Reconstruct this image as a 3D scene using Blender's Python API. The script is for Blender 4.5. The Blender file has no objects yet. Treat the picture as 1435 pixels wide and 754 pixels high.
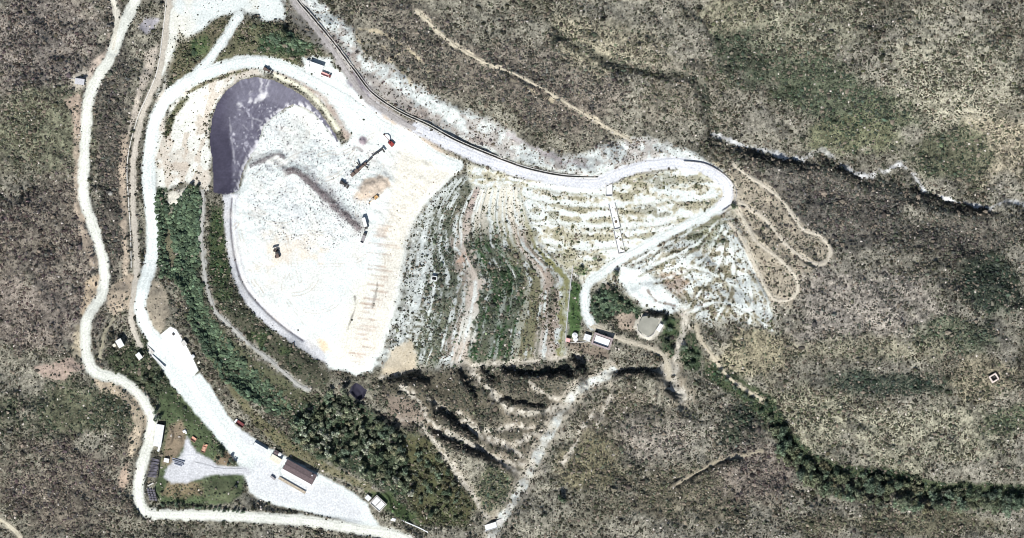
import bpy, math, random
import numpy as np
from mathutils import Vector

random.seed(7)
RNG = np.random.default_rng(11)
C = bpy.context.scene.collection
R = math.radians

# ------------------------------------------------------------------ camera, sky, sun, exposure
S = 0.6            # metres per photograph pixel at height 0
D = 3000.0         # camera height in metres
U0, V0 = 717.5, 377.0
cam_d = bpy.data.cameras.new('camera')
cam = bpy.data.objects.new('camera', cam_d)
C.objects.link(cam)
cam.location = (0, 0, D)
cam.rotation_euler = (0, 0, 0)
cam_d.sensor_width = 36.0
cam_d.sensor_fit = 'HORIZONTAL'
cam_d.lens = 36.0 * D / (1435 * S)
cam_d.clip_start = 10
cam_d.clip_end = 30000
bpy.context.scene.camera = cam

SUN_AZ, SUN_EL = 201.0, 45.0
world = bpy.data.worlds.new('World')
bpy.context.scene.world = world
world.use_nodes = True
wn = world.node_tree
wn.nodes.clear()
sky = wn.nodes.new('ShaderNodeTexSky')
sky.sky_type = 'NISHITA'
sky.sun_disc = False
sky.sun_elevation = R(SUN_EL)
sky.sun_rotation = R(SUN_AZ)
bg = wn.nodes.new('ShaderNodeBackground')
bg.inputs['Strength'].default_value = 0.06
wo = wn.nodes.new('ShaderNodeOutputWorld')
wn.links.new(sky.outputs[0], bg.inputs['Color'])
wn.links.new(bg.outputs[0], wo.inputs['Surface'])
sd = bpy.data.lights.new('sun', 'SUN')
sd.energy = 4.9
sd.angle = R(0.5)
sd.color = (1.0, 0.975, 0.94)
sun = bpy.data.objects.new('sun', sd)
C.objects.link(sun)
az = R(SUN_AZ)
sun_dir = Vector((-math.sin(az) * math.cos(R(SUN_EL)), -math.cos(az) * math.cos(R(SUN_EL)), -math.sin(R(SUN_EL))))
sun.rotation_euler = sun_dir.to_track_quat('-Z', 'Y').to_euler()
sun.location = (0, 0, 500)

sc = bpy.context.scene
sc.view_settings.view_transform = 'Standard'
sc.view_settings.look = 'None'
sc.view_settings.gamma = 1.0
sc.view_settings.exposure = 0.47
sc.view_settings.use_curve_mapping = False
sc.cycles.max_bounces = 4
sc.cycles.diffuse_bounces = 2
sc.cycles.pixel_filter_type = 'BLACKMAN_HARRIS'
sc.cycles.filter_width = 1.05

# ------------------------------------------------------------------ noise and lattice
def hash2(ix, iy, seed):
    h = (ix.astype(np.int64) * 374761393 + iy.astype(np.int64) * 668265263 + seed * 974634777) & 0xFFFFFFFF
    h = ((h ^ (h >> 13)) * 1274126177) & 0xFFFFFFFF
    return ((h ^ (h >> 16)) & 0xFFFFFF) / float(0xFFFFFF)

def vnoise(u, v, scale, seed):
    x = u / scale; y = v / scale
    ix = np.floor(x); iy = np.floor(y)
    fx = x - ix; fy = y - iy
    fx = fx * fx * (3 - 2 * fx); fy = fy * fy * (3 - 2 * fy)
    a = hash2(ix, iy, seed); b = hash2(ix + 1, iy, seed)
    c = hash2(ix, iy + 1, seed); d = hash2(ix + 1, iy + 1, seed)
    return (a + (b - a) * fx) * (1 - fy) + (c + (d - c) * fx) * fy

def fbm(u, v, scale, seed, octv=4, gain=0.5):
    t = 0; amp = 1.0; tot = 0
    for k in range(octv):
        t = t + amp * vnoise(u + 17.3 * k, v - 9.1 * k, scale / (2 ** k), seed + k * 31)
        tot += amp; amp *= gain
    return t / tot          # about 0..1, mean .5

def sstep(a, b, x):
    t = np.clip((x - a) / (b - a), 0, 1)
    return t * t * (3 - 2 * t)

PITCH = 1.15
fu = np.arange(-46, 1482, PITCH)
fv = np.arange(-46, 801, PITCH)
U, V = np.meshgrid(fu, fv)          # shape (nv, nu)
NV, NU = U.shape

def samp(A, u, v):
    """bilinear lookup of a lattice map at photograph coordinates"""
    x = np.clip((np.asarray(u, float) - fu[0]) / PITCH, 0, NU - 1.001)
    y = np.clip((np.asarray(v, float) - fv[0]) / PITCH, 0, NV - 1.001)
    i = x.astype(int); j = y.astype(int); fx = x - i; fy = y - j
    if A.ndim == 3:
        fx = fx[..., None]; fy = fy[..., None]
    return (A[j, i] * (1 - fx) + A[j, i + 1] * fx) * (1 - fy) + (A[j + 1, i] * (1 - fx) + A[j + 1, i + 1] * fx) * fy

def spline(pts, step=2.0):
    p = np.array(pts, float)
    q = np.vstack([2 * p[0] - p[1], p, 2 * p[-1] - p[-2]])
    out = []
    for i in range(1, len(q) - 2):
        n = max(2, int(np.hypot(*(q[i + 1] - q[i])) / step))
        t = np.linspace(0, 1, n, endpoint=False)[:, None]
        a, b, c, d = q[i - 1], q[i], q[i + 1], q[i + 2]
        out.append(0.5 * ((2 * b) + (-a + c) * t + (2 * a - 5 * b + 4 * c - d) * t ** 2 + (-a + 3 * b - 3 * c + d) * t ** 3))
    out.append(p[-1:])
    return np.vstack(out)

def window(x0, x1, y0, y1):
    i0 = max(0, int((x0 - fu[0]) / PITCH)); i1 = min(NU, int((x1 - fu[0]) / PITCH) + 2)
    j0 = max(0, int((y0 - fv[0]) / PITCH)); j1 = min(NV, int((y1 - fv[0]) / PITCH) + 2)
    return slice(j0, max(j0, j1)), slice(i0, max(i0, i1))

def sdist_line(pts, reach, smooth=True):
    """distance to a polyline (and the position along it) in a band of that reach; 1e3 elsewhere"""
    p = spline(pts, 5.0) if smooth and len(pts) > 2 else np.array(pts, float)
    Dm = np.full(U.shape, 1e3); T = np.zeros(U.shape)
    L = 0
    for a, b in zip(p[:-1], p[1:]):
        w = window(min(a[0], b[0]) - reach, max(a[0], b[0]) + reach, min(a[1], b[1]) - reach, max(a[1], b[1]) + reach)
        uu, vv = U[w], V[w]
        d = b - a; l2 = max(d @ d, 1e-9)
        t = np.clip(((uu - a[0]) * d[0] + (vv - a[1]) * d[1]) / l2, 0, 1)
        dd = np.hypot(uu - a[0] - t * d[0], vv - a[1] - t * d[1])
        m = dd < Dm[w]
        Dm[w] = np.where(m, dd, Dm[w]); T[w] = np.where(m, L + t * math.sqrt(l2), T[w])
        L += math.sqrt(l2)
    return Dm, T

def sdist_poly(pts, reach=40, smooth=False):
    """signed distance to a polygon, positive inside; -1e3 far outside"""
    p = np.array(pts, float)
    if smooth:
        p = spline(list(p) + [p[0]], 4.0)[:-1]
    w = window(p[:, 0].min() - reach, p[:, 0].max() + reach, p[:, 1].min() - reach, p[:, 1].max() + reach)
    uu, vv = U[w], V[w]
    dm = np.full(uu.shape, 1e3); ins = np.zeros(uu.shape, bool)
    for k in range(len(p)):
        a = p[k]; b = p[(k + 1) % len(p)]
        d = b - a; l2 = max(d @ d, 1e-9)
        t = np.clip(((uu - a[0]) * d[0] + (vv - a[1]) * d[1]) / l2, 0, 1)
        dm = np.minimum(dm, np.hypot(uu - a[0] - t * d[0], vv - a[1] - t * d[1]))
        if a[1] != b[1]:
            cr = (a[1] > vv) != (b[1] > vv)
            ins ^= cr & (uu < (b[0] - a[0]) * (vv - a[1]) / (b[1] - a[1]) + a[0])
    out = np.full(U.shape, -1e3)
    out[w] = np.where(ins, dm, -dm)
    return out

N3 = fbm(U, V, 9, 3, 3)        # edge wobble
N2 = fbm(U, V, 3.2, 5, 2)      # fine
N40 = fbm(U, V, 44, 9, 4)
N120 = fbm(U, V, 130, 21, 4)
WOB = (N3 - 0.5) * 9 + (N2 - 0.5) * 3

def lin(r, g, b):
    f = lambda c: ((c / 255 + 0.055) / 1.055) ** 2.4 if c > 10 else c / 255 / 12.92
    return np.array([f(r), f(g), f(b)])

# ------------------------------------------------------------------ traced lines and areas (photograph pixels)
ROADS = {
 'west_road': ([(192,-30),(189,0),(176,30),(166,50),(154,81),(136,111),(124,141),(121,174),(120,190),(118,228),(117,273),(128,311),(141,351),(146,380),(144,410),(126,438),(120,463),(122,500),(133,521),(166,531),(189,547),(206,570),(213,590),(209,616),(201,643),(195,670),(195,700),(204,717),(227,721),(290,722),(360,725),(436,731),(511,743),(560,752),(600,775)], 9.6),
 'side_track': ([(158,-30),(159,0),(164,20),(162,48),(158,70)], 5),
 'upper_track': ([(236,-30),(237,0),(231,50),(224,101),(210,135),(199,161),(190,205),(186,235),(186,278),(188,316),(191,366),(189,405),(184,435),(186,460),(196,483)], 6),
 'main_road': ([(345,650),(315,610),(285,565),(258,520),(232,488),(208,464),(199,440),(197,420),(203,395),(211,370),(215,330),(213,300),(209,270),(208,230),(211,200),(217,170),(229,145),(250,123),(275,108),(310,95),(340,87),(370,87),(400,95),(440,114),(480,136),(510,157),(540,178),(575,195),(605,218),(640,232)], 12.5),
 'north_track': ([(335,22),(312,58),(292,85),(268,110)], 7.5),
 'bank_track': ([(400,-30),(408,-5),(430,25),(460,62),(488,104),(512,136),(552,164),(592,186)], 5.5),
 'ditch_road': ([(584,179),(600,187),(648,211),(698,231),(758,247),(828,257),(868,243),(908,231),(953,228),(988,236),(1014,254),(1021,275),(1008,291)], 10.5),
 'slope_road': ([(1008,291),(980,306),(940,326),(900,347),(870,364),(845,382),(824,398),(820,415),(822,440),(830,456)], 8),
 'pond_track': ([(830,456),(850,465),(871,476),(906,486),(926,494),(936,511),(938,530)], 5),
 'hill_path': ([(585,15),(608,38),(640,65),(680,88),(720,103),(770,130),(820,160),(868,188),(885,198)], 2.8),
 'hairpin_path': ([(1030,232),(1050,248),(1075,263),(1100,286),(1125,321),(1150,331),(1164,352),(1155,369),(1133,366),(1100,341),(1075,310),(1050,290),(1034,283)], 3.4),
 'zigzag_path': ([(1030,288),(1045,312),(1062,340),(1095,365),(1117,392),(1116,412),(1103,421),(1085,419),(1072,402),(1055,365),(1040,335),(1022,312)], 3.6),
 'ravine_path': ([(975,455),(982,476),(1000,501),(1022,529),(1045,546),(1068,560)], 4),
 'corner_path': ([(-30,715),(0,728),(15,738),(28,752),(40,775)], 5),
 'thicket_path': ([(284,268),(285,291),(282,331),(285,365),(290,400),(302,435),(327,461),(353,486),(370,498),(393,517),(415,537),(433,547)], 4),
 'ridge_path': ([(944,681),(962,670),(982,659),(1005,646),(1040,638),(1068,632)], 2.5),
 'yard_track': ([(345,660),(318,659),(292,656),(272,650)], 6.5),
 'hut_track': ([(160,445),(150,460),(145,475),(140,500)], 3),
}
YARD = [(216,478),(226,470),(257,521),(270,529),(280,522),(292,538),(306,560),(318,580),(330,595),(345,607),(365,621),(400,640),(440,661),(480,681),(503,696),(514,706),(520,720),(530,735),(550,752),(530,750),(505,737),(475,727),(440,719),(400,712),(372,702),(350,692),(345,668),(328,642),(300,608),(270,575),(240,538),(222,508),(206,484),(210,474)]
HARDSTAND = [(225,469),(239,458),(247,462),(256,477),(262,486),(278,519),(270,527),(258,520)]
GRAVEL = [(228,668),(236,655),(252,640),(258,628),(262,612),(267,622),(276,634),(292,642),(302,651),(304,664),(290,668),(278,672),(258,676),(240,678)]
LINER = [(299,270),(298,250),(297,225),(293,195),(296,168),(303,146),(316,127),(336,112),(358,107),(384,112),(408,124),(428,136),(447,155),(461,174),(470,187),(476,200),(471,199),(460,183),(449,170),(438,158),(425,150),(411,147),(399,152),(385,163),(370,176),(366,188),(361,206),(352,217),(342,236),(336,258),(334,268),(316,274)]
PITRIM = [(299,272),(297,225),(292,190),(296,165),(306,142),(320,123),(340,110),(360,106),(384,111),(410,124),(430,136),(450,156),(464,176),(477,200),(470,230),(430,250),(395,240),(360,250),(345,268),(316,276)]
WASTE = [(336,268),(345,235),(354,217),(362,208),(370,178),(390,160),(410,148),(428,151),(445,166),(462,186),(478,203),(495,190),(520,182),(545,190),(580,200),(620,225),(645,238),(620,262),(598,285),(580,310),(570,345),(563,400),(552,450),(538,490),(520,522),(500,525),(480,520),(462,516),(442,496),(415,475),(380,455),(352,425),(330,385),(320,345),(316,300),(318,278)]
NORTHYARD = [(372,82),(400,92),(425,100),(424,82),(440,78),(462,82),(470,96),(488,108),(500,118),(512,140),(530,160),(560,190),(570,205),(520,190),(490,195),(478,178),(462,150),(440,128),(410,108),(370,98)]
LEFTPALE = [(232,105),(222,150),(216,200),(216,262),(230,268),(262,255),(278,260),(292,268),(296,225),(291,190),(294,165),(304,143),(318,124),(338,109),(372,103),(372,96),(340,95),(310,100),(275,115),(252,130),(240,150),(232,185),(228,205)]
TOPPALE = [(242,-30),(400,-30),(398,0),(400,28),(370,32),(360,20),(335,18),(310,24),(297,30),(285,42),(262,54),(252,60),(244,75),(233,92),(226,110),(222,130),(230,70),(238,30)]
NEBANK = [(400,-30),(440,-30),(445,0),(470,20),(492,42),(500,70),(515,82),(545,92),(575,112),(600,130),(640,152),(690,170),(720,190),(745,208),(790,220),(815,217),(840,207),(870,198),(885,192),(920,197),(950,207),(985,222),(1012,240),(1032,262),(1040,285),(1015,300),(1000,240),(950,226),(880,232),(830,250),(760,236),(690,215),(620,185),(560,152),(510,115),(470,60),(430,20)]
EASTPALE = [(655,232),(735,250),(830,258),(905,236),(960,232),(1000,246),(1015,270),(1010,290),(940,330),(870,366),(835,386),(820,402),(800,380),(760,345),(738,300),(725,262),(690,262),(660,262)]
SOUTHPALE = [(845,388),(880,362),(940,332),(1010,296),(1030,300),(1040,330),(1060,380),(1085,440),(1088,466),(1060,458),(1020,450),(985,452),(960,440),(925,436),(900,432),(880,420),(868,402),(845,398)]
RING = [(312,272),(334,272),(330,300),(335,345),(345,388),(365,420),(395,448),(425,470),(452,492),(462,512),(440,502),(405,478),(370,452),(343,425),(326,390),(317,345),(314,305)]
THICKET = [(222,268),(238,300),(250,285),(262,262),(278,262),(281,290),(278,340),(279,388),(288,425),(308,462),(340,503),(385,545),(408,572),(392,582),(360,568),(330,548),(305,520),(285,490),(268,455),(262,430),(250,400),(226,385),(219,330),(216,290)]
MIDSTRIP = [(296,290),(312,285),(316,345),(324,392),(342,428),(370,455),(405,480),(440,504),(462,530),(455,545),(430,540),(400,515),(365,488),(330,455),(305,425),(296,395),(292,340)]
BROWNSTRIP = [(255,440),(275,460),(300,510),(350,560),(405,590),(470,560),(430,552),(385,520),(340,490),(310,460),(295,440)]
SLOPE_L = [(648,236),(620,262),(598,285),(580,310),(570,345),(565,400),(553,450),(540,490),(525,520)]
SLOPE_R = [(728,250),(738,300),(755,345),(790,378),(800,392),(797,440),(792,490),(790,520)]
STREAM_S = [(858,521),(838,534),(818,541),(803,554),(792,568),(778,594),(758,629),(740,665),(722,700),(700,732),(685,760)]
GULLIES = [
 ([(655,510),(664,522),(677,537),(695,556),(713,572),(735,578),(760,576),(788,570)], 6),
 ([(510,585),(545,590),(575,588),(594,599),(612,627),(632,652),(645,672),(662,692),(672,712),(690,735)], 5),
 ([(560,540),(585,560),(600,590),(625,605),(650,617),(687,637),(720,650),(745,652)], 4),
 ([(640,578),(662,599),(680,612),(705,622),(735,640)], 4),
 ([(680,604),(700,601),(722,597),(745,600)], 3),
 ([(600,512),(560,522),(535,528)], 2.5), ([(832,578),(815,600),(805,625),(790,650)], 3), ([(772,600),(748,607),(722,624)], 3), ([(690,640),(715,655),(738,668)], 3), ([(600,558),(624,578),(645,600)], 2.5), ([(742,535),(760,550),(785,560)], 2.5), ([(860,545),(846,575),(838,600)], 2.5),
 ([(660,512),(700,508),(760,505),(810,500)], 3),
 ([(936,511),(940,530),(950,548),(958,556)], 12),
 ([(962,443),(957,468),(947,506),(945,530)], 7),
]
STREAM_N = [(1000,188),(1030,200),(1075,212),(1105,222),(1130,222),(1150,210),(1166,220),(1190,238),(1213,247),(1240,240),(1262,231),(1280,245),(1296,268),(1320,277),(1360,286),(1385,291),(1410,282),(1440,287),(1500,290)]
RAVINE_SE = [(1000,520),(1040,547),(1075,572),(1095,605),(1130,645),(1190,667),(1250,672),(1310,688),(1380,690),(1440,695),(1500,700)]
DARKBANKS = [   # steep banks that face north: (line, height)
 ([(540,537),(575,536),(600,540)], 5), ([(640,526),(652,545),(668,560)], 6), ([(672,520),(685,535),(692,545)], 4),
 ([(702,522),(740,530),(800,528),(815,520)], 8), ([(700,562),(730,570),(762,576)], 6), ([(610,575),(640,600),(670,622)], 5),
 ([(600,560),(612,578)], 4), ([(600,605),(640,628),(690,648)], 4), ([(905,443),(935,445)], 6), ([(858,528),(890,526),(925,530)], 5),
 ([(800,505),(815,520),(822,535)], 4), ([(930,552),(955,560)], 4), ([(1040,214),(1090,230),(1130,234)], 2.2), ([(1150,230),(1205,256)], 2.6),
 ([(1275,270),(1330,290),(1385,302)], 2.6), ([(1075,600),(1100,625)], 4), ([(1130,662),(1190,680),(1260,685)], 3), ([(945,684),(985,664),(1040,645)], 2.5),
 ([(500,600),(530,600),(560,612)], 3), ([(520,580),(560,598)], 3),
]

# ------------------------------------------------------------------ heights
CTRL = np.array([(430,400,0),(430,300,2),(490,230,4),(350,420,-1),(500,500,-5),(210,250,6),(212,330,5),(200,420,2),(400,690,-14),(300,580,-7),(480,700,-17),
 (120,250,13),(0,300,26),(0,100,30),(80,450,14),(0,600,12),(100,640,4),(200,700,-9),(60,740,2),(300,0,16),(160,40,18),(450,60,9),(600,180,6),(830,250,2),(1000,230,-3),(700,60,24),
 (900,100,18),(560,60,18),(1000,170,2),(1200,100,14),(1400,60,26),(1150,218,-10),(1300,270,-15),(1435,285,-20),(1250,400,0),(1100,450,-4),(1400,480,-6),(1090,590,-18),
 (1250,672,-26),(1435,695,-31),(1250,748,-18),(1050,720,-12),(900,680,-14),(760,630,-30),(700,735,-38),(840,540,-24),(900,480,-21),(840,475,-19),(570,400,-3),(830,400,-17),
 (690,400,-10),(800,300,-7),(930,290,-5),(600,560,-21),(520,620,-24),(470,600,-19),(360,520,-11),(280,450,-5),(265,330,-1),(640,700,-31),(940,400,-14),(1050,380,-7),(1180,540,-9),(1330,590,-14)], float)
num = np.zeros(U.shape); den = np.zeros(U.shape)
for cu, cv, ch in CTRL:
    w = np.exp(-np.minimum(((U - cu) ** 2 + (V - cv) ** 2) / (2 * 62.0 ** 2), 60)) + 1e-9 / (1 + ((U - cu) ** 2 + (V - cv) ** 2) / 1e4)
    num += w * ch; den += w
H = num / den
base_rough = (fbm(U, V, 84, 41, 5, 0.5) - 0.5) * 15.0
rill = np.abs(fbm(U, V, 60, 47, 4) - 0.5) * 13.0
calm = np.ones(U.shape)
for poly in (WASTE, YARD, LINER, NORTHYARD, EASTPALE, LEFTPALE, TOPPALE, GRAVEL):
    calm = np.minimum(calm, 1 - 0.9 * sstep(-22, 4, sdist_poly(poly, 30)))
Lx = np.interp(V, [p[1] for p in SLOPE_L], [p[0] for p in SLOPE_L])
Rx = np.interp(V, [p[1] for p in SLOPE_R], [p[0] for p in SLOPE_R])
SS = (U - Lx) / (Rx - Lx)
in_slope = sstep(-0.05, 0.10, SS + (N3 - .5) * .12) * sstep(1.02, 0.98, SS) * sstep(242, 256, V + WOB) * sstep(522, 500, V + WOB)
calm = np.minimum(calm, 1 - 0.8 * in_slope)
H = H + (base_rough + rill) * calm + (fbm(U, V, 16, 61, 3) - 0.5) * (0.5 + 1.1 * calm)
# benches of the capped slope
ben = (SS * 6.0) % 1.0
H += in_slope * (sstep(0.0, 0.25, ben) - ben) * 1.6
# pit
dpit = sdist_poly(PITRIM, 60, True)
dw = sdist_poly(WASTE, 70)
pit = np.clip(dpit / 30, 0, 1) * (1 - np.clip((dw + 10) / 72, 0, 1))
H -= 6.0 * pit
# heaped waste and its scar
scar = [(393,246),(404,240),(415,240),(432,254),(452,272),(470,290),(486,304),(502,318)]
dsc, tsc = sdist_line(scar, 40)
H += 2.2 * np.exp(-(dsc / 9) ** 2) * (0.7 + 0.6 * N3)
scar_b = [(352,232),(370,224),(388,216),(398,222)]
dsb, _ = sdist_line(scar_b, 30)
H += 1.2 * np.exp(-(dsb / 5) ** 2)
for (hu, hv, hr, hh) in [(522,262,15,4.2),(508,268,9,2.2),(538,253,9,2.4),(508,199,6,2.6),(250,619,6,1.5),(260,604,3,.8),(327,270,5,1.2),(598,232,7,1.0)]:
    d = np.hypot(U - hu, V - hv) + WOB * 0.5
    H += hh * np.exp(-(d / hr) ** 2)
H += sstep(0, 20, dw) * ((fbm(U, V, 7, 905, 3) - .5) * 1.3 * sstep(355, 320, V) + (fbm(U, V, 11, 907, 2) - .5) * .5)
# ditch bank, brown berm round the pit, ring ditch
dbm, _ = sdist_line([(385,99),(420,113),(450,136),(470,162),(486,188)], 20)
H += 0.8 * np.exp(-(dbm / 5.5) ** 2)
dring, _ = sdist_line([(327,278),(325,310),(328,345),(337,385),(352,412),(378,440),(402,460),(425,476)], 20)
H -= 1.5 * np.exp(-(dring / 2.6) ** 2)
dthk = sdist_poly(THICKET, 30)
H -= 3.0 * sstep(0, 14, dthk)
# streams, gullies, north-facing banks
dS, _ = sdist_line(STREAM_S, 60)
H -= 6.0 * np.exp(-(np.maximum(dS - 3, 0) / 15) ** 2)
for g, wd in GULLIES:
    dg, _ = sdist_line(g, 40)
    H -= 2.2 * np.exp(-(np.maximum(dg - wd * .4, 0) / 6) ** 2)
dN, _ = sdist_line(STREAM_N, 60)
H -= 3.8 * np.exp(-(np.maximum(dN + (N3 - .5) * 12 + (N2 - .5) * 6 - 1.0, 0) / 13) ** 2) * (.35 + N40)
DRAIN = [(775,40),(800,58),(846,81),(870,92),(896,98),(930,103),(967,108),(984,124),(990,150),(996,175),(1004,190)]
dD, _ = sdist_line(DRAIN, 40)
H -= 3.4 * np.exp(-((dD + (N3 - .5) * 6) / 8) ** 2)
dE, _ = sdist_line(RAVINE_SE, 70)
H -= 3.2 * np.exp(-(np.maximum(dE - 3, 0) / 17) ** 2)
BANKSHADE = np.zeros(U.shape)
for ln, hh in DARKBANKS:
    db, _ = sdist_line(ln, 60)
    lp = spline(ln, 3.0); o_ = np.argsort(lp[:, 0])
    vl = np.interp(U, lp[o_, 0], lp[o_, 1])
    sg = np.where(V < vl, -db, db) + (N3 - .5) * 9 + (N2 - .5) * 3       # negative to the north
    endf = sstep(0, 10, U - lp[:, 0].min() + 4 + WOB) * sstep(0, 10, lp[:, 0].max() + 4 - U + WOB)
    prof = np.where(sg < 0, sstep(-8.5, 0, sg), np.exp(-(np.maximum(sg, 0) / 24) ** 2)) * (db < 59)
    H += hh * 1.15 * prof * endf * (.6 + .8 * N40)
    BANKSHADE = np.maximum(BANKSHADE, np.where((sg < 3) & (sg > -8), endf, 0))
# flat yard, gravel, small platforms
def level(poly, z=None, feather=8):
    d = sdist_poly(poly, 20)
    m = sstep(-feather, 0, d)
    global H
    if z is None:
        A = np.stack([U[d > 0], V[d > 0], np.ones((d > 0).sum())], 1)
        k, *_ = np.linalg.lstsq(A, H[d > 0], rcond=None)
        z = k[0] * U + k[1] * V + k[2]
    H = H * (1 - m) + z * m
level(YARD); level(GRAVEL); level(HARDSTAND, feather=4)
def pad(u, v, r):
    global H
    z = float(samp(H, u, v))
    m = sstep(r + 4, r, np.hypot(U - u, V - v))
    H = H * (1 - m) + z * m
for a in [(838,478,17),(912,458,14),(821,472,6),(168,480,7),(195,498,6),(224,610,17),(1392,530,9),(609,388,7),(530,705,15),(420,661,25),(804,472,8)]:
    pad(*a)
dpond = sdist_poly([(494,541),(499,537),(506,541),(513,547),(510,557),(502,561),(490,549)], 20)
H -= 2.5 * sstep(-1, 4, dpond)
# road beds follow a smoothed centre line
def smooth1(z, n):
    k = np.ones(n) / n
    return np.convolve(np.pad(z, n // 2, mode='edge'), k, mode='valid')[:len(z)]
for nm, (pts, wd) in ROADS.items():
    p = spline(pts, 5.0)
    z = smooth1(samp(H, p[:, 0], p[:, 1]), 9)
    s = np.r_[0, np.cumsum(np.hypot(*np.diff(p, axis=0).T))]
    d, t = sdist_line(pts, wd / 2 + 12)
    zz = np.interp(t, s, z)
    soft = 9 if wd > 4.5 else 4
    m = sstep(wd / 2 + soft, wd / 2 + 0.8, d)
    H = H * (1 - m) + zz * m

def hz(u, v):
    return float(samp(H, u, v))

def P(u, v, z):
    """photograph pixel and height -> world point"""
    k = S * (1 - np.asarray(z) / D)
    return (np.asarray(u) - U0) * k, -(np.asarray(v) - V0) * k, np.asarray(z)

def at(u, v, dz=0.0):
    z = hz(u, v) + dz
    x, y, z = P(u, v, z)
    return Vector((float(x), float(y), float(z)))

# ------------------------------------------------------------------ ground cover: colour, how many shrubs, their colour
def T(r, g, b, k=1.7):
    return lin(r, g, b) / k

G = np.zeros(U.shape + (3,)); DENS = np.zeros(U.shape); BC = np.zeros(U.shape + (3,))

def mix(A, m, col):
    A[...] = A * (1 - m[..., None]) + np.asarray(col) * m[..., None]

soil_a, soil_b = T(164, 156, 144), T(122, 116, 104)
mm = sstep(0.32, 0.68, N40 * 0.6 + N120 * 0.4)
G[...] = soil_b + (soil_a - soil_b) * mm[..., None]
DENS[...] = 0.80 - 0.35 * mm
BC[...] = T(74, 74, 58)
# broad tints of the hillsides: (u, v, ru, rv, soil, shrub, density, weight)
def blob(u, v, ru, rv, soil, shrub, dens, wgt=0.9, ang=0):
    ca, sa = math.cos(R(ang)), math.sin(R(ang))
    x = ((U - u) * ca + (V - v) * sa) / ru; y = (-(U - u) * sa + (V - v) * ca) / rv
    r = np.sqrt(x * x + y * y) + (N40 - 0.5) * 1.1 + (N3 - 0.5) * 0.5
    m = sstep(1.1, 0.55, r) * wgt
    mix(G, m, soil); mix(BC, m, shrub)
    DENS[...] = DENS * (1 - m) + dens * m
GREY, PURP, CREAM, GREEN, DKGREEN = T(150, 142, 134), T(160, 143, 138), T(205, 194, 170), T(104, 112, 86), T(80, 92, 78)
bGREY, bPURP, bOLIVE, bGREEN, bDK = T(86, 85, 76), T(92, 83, 77), T(90, 91, 70), T(70, 83, 63), T(54, 68, 56)
blob(60, 60, 110, 110, T(166, 152, 146), bPURP, .66)
blob(60, 190, 90, 70, T(140, 138, 116), bOLIVE, .72)
blob(60, 340, 110, 110, T(150, 137, 128), bPURP, .72)
blob(60, 430, 120, 60, T(158, 143, 136), bPURP, .66)
blob(100, 575, 110, 42, T(110, 110, 88), bGREEN, .85)
blob(90, 680, 110, 70, T(140, 127, 116), bPURP, .76)
blob(160, 100, 30, 90, T(128, 120, 112), bGREY, .8)
blob(155, 300, 26, 160, T(116, 106, 100), bGREY, .86)
blob(600, 70, 130, 60, T(138, 127, 118), bGREY, .8, .9, 25)
blob(800, 110, 130, 60, T(146, 134, 126), bGREY, .74, .9, 20)
blob(780, 150, 120, 40, T(132, 120, 112), bGREY, .84, .9, 25)
blob(850, 60, 110, 45, T(184, 172, 150), bOLIVE, .58, .9, 15)
blob(960, 130, 90, 60, T(150, 140, 128), bOLIVE, .68)
blob(1060, 60, 70, 70, T(100, 106, 88), bGREEN, .86)
blob(1020, 20, 90, 26, T(160, 152, 130), bOLIVE, .66)
blob(1130, 40, 90, 60, T(166, 160, 140), bOLIVE, .68)
blob(1160, 125, 100, 50, T(98, 104, 84), bGREEN, .86, .95, 20)
blob(1250, 160, 70, 40, T(112, 116, 90), bGREEN, .8)
blob(1340, 100, 110, 100, T(182, 174, 156), bOLIVE, .66)
blob(1400, 210, 60, 60, T(184, 170, 148), bOLIVE, .62)
blob(1200, 190, 90, 28, T(124, 124, 96), bGREEN, .78)
blob(1330, 215, 70, 40, T(112, 112, 90), bGREEN, .8)
blob(1160, 290, 150, 60, T(126, 118, 112), bGREY, .82, .95, 18)
blob(1330, 330, 110, 40, T(122, 114, 106), bGREY, .82)
blob(1210, 430, 140, 66, T(176, 164, 156), bGREY, .64)
blob(1390, 405, 60, 55, T(86, 96, 80), bDK, .9)
blob(1340, 470, 80, 30, T(112, 116, 96), bGREEN, .8)
blob(1230, 535, 110, 22, T(96, 100, 88), bDK, .85, .95, 4)
blob(1240, 490, 110, 24, T(160, 152, 132), bOLIVE, .66)
blob(1050, 500, 60, 46, T(170, 158, 132), bOLIVE, .66)
blob(1140, 590, 60, 60, T(170, 163, 142), bOLIVE, .68)
blob(1310, 610, 130, 52, T(180, 173, 152), bOLIVE, .66)
blob(1380, 530, 50, 36, T(160, 148, 126), bOLIVE, .66)
blob(1410, 590, 40, 26, T(112, 116, 92), bGREEN, .8)
blob(880, 590, 100, 50, T(150, 138, 126), bOLIVE, .7)
blob(930, 620, 70, 40, T(166, 154, 146), bGREY, .66)
blob(1040, 600, 50, 40, T(84, 90, 74), bDK, .9)
blob(990, 690, 130, 60, T(130, 120, 104), bOLIVE, .78)
blob(820, 650, 60, 50, T(140, 130, 104), bOLIVE, .72)
blob(1060, 660, 60, 60, T(150, 136, 128), bPURP, .72)
blob(1280, 735, 190, 20, T(120, 114, 94), bOLIVE, .8)
blob(600, 560, 90, 40, T(120, 112, 94), bOLIVE, .76)
blob(560, 640, 60, 40, T(118, 118, 88), bGREEN, .7)
blob(690, 690, 40, 40, T(112, 112, 88), bGREEN, .8)
blob(780, 520, 60, 18, T(96, 94, 76), bDK, .9)
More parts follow.
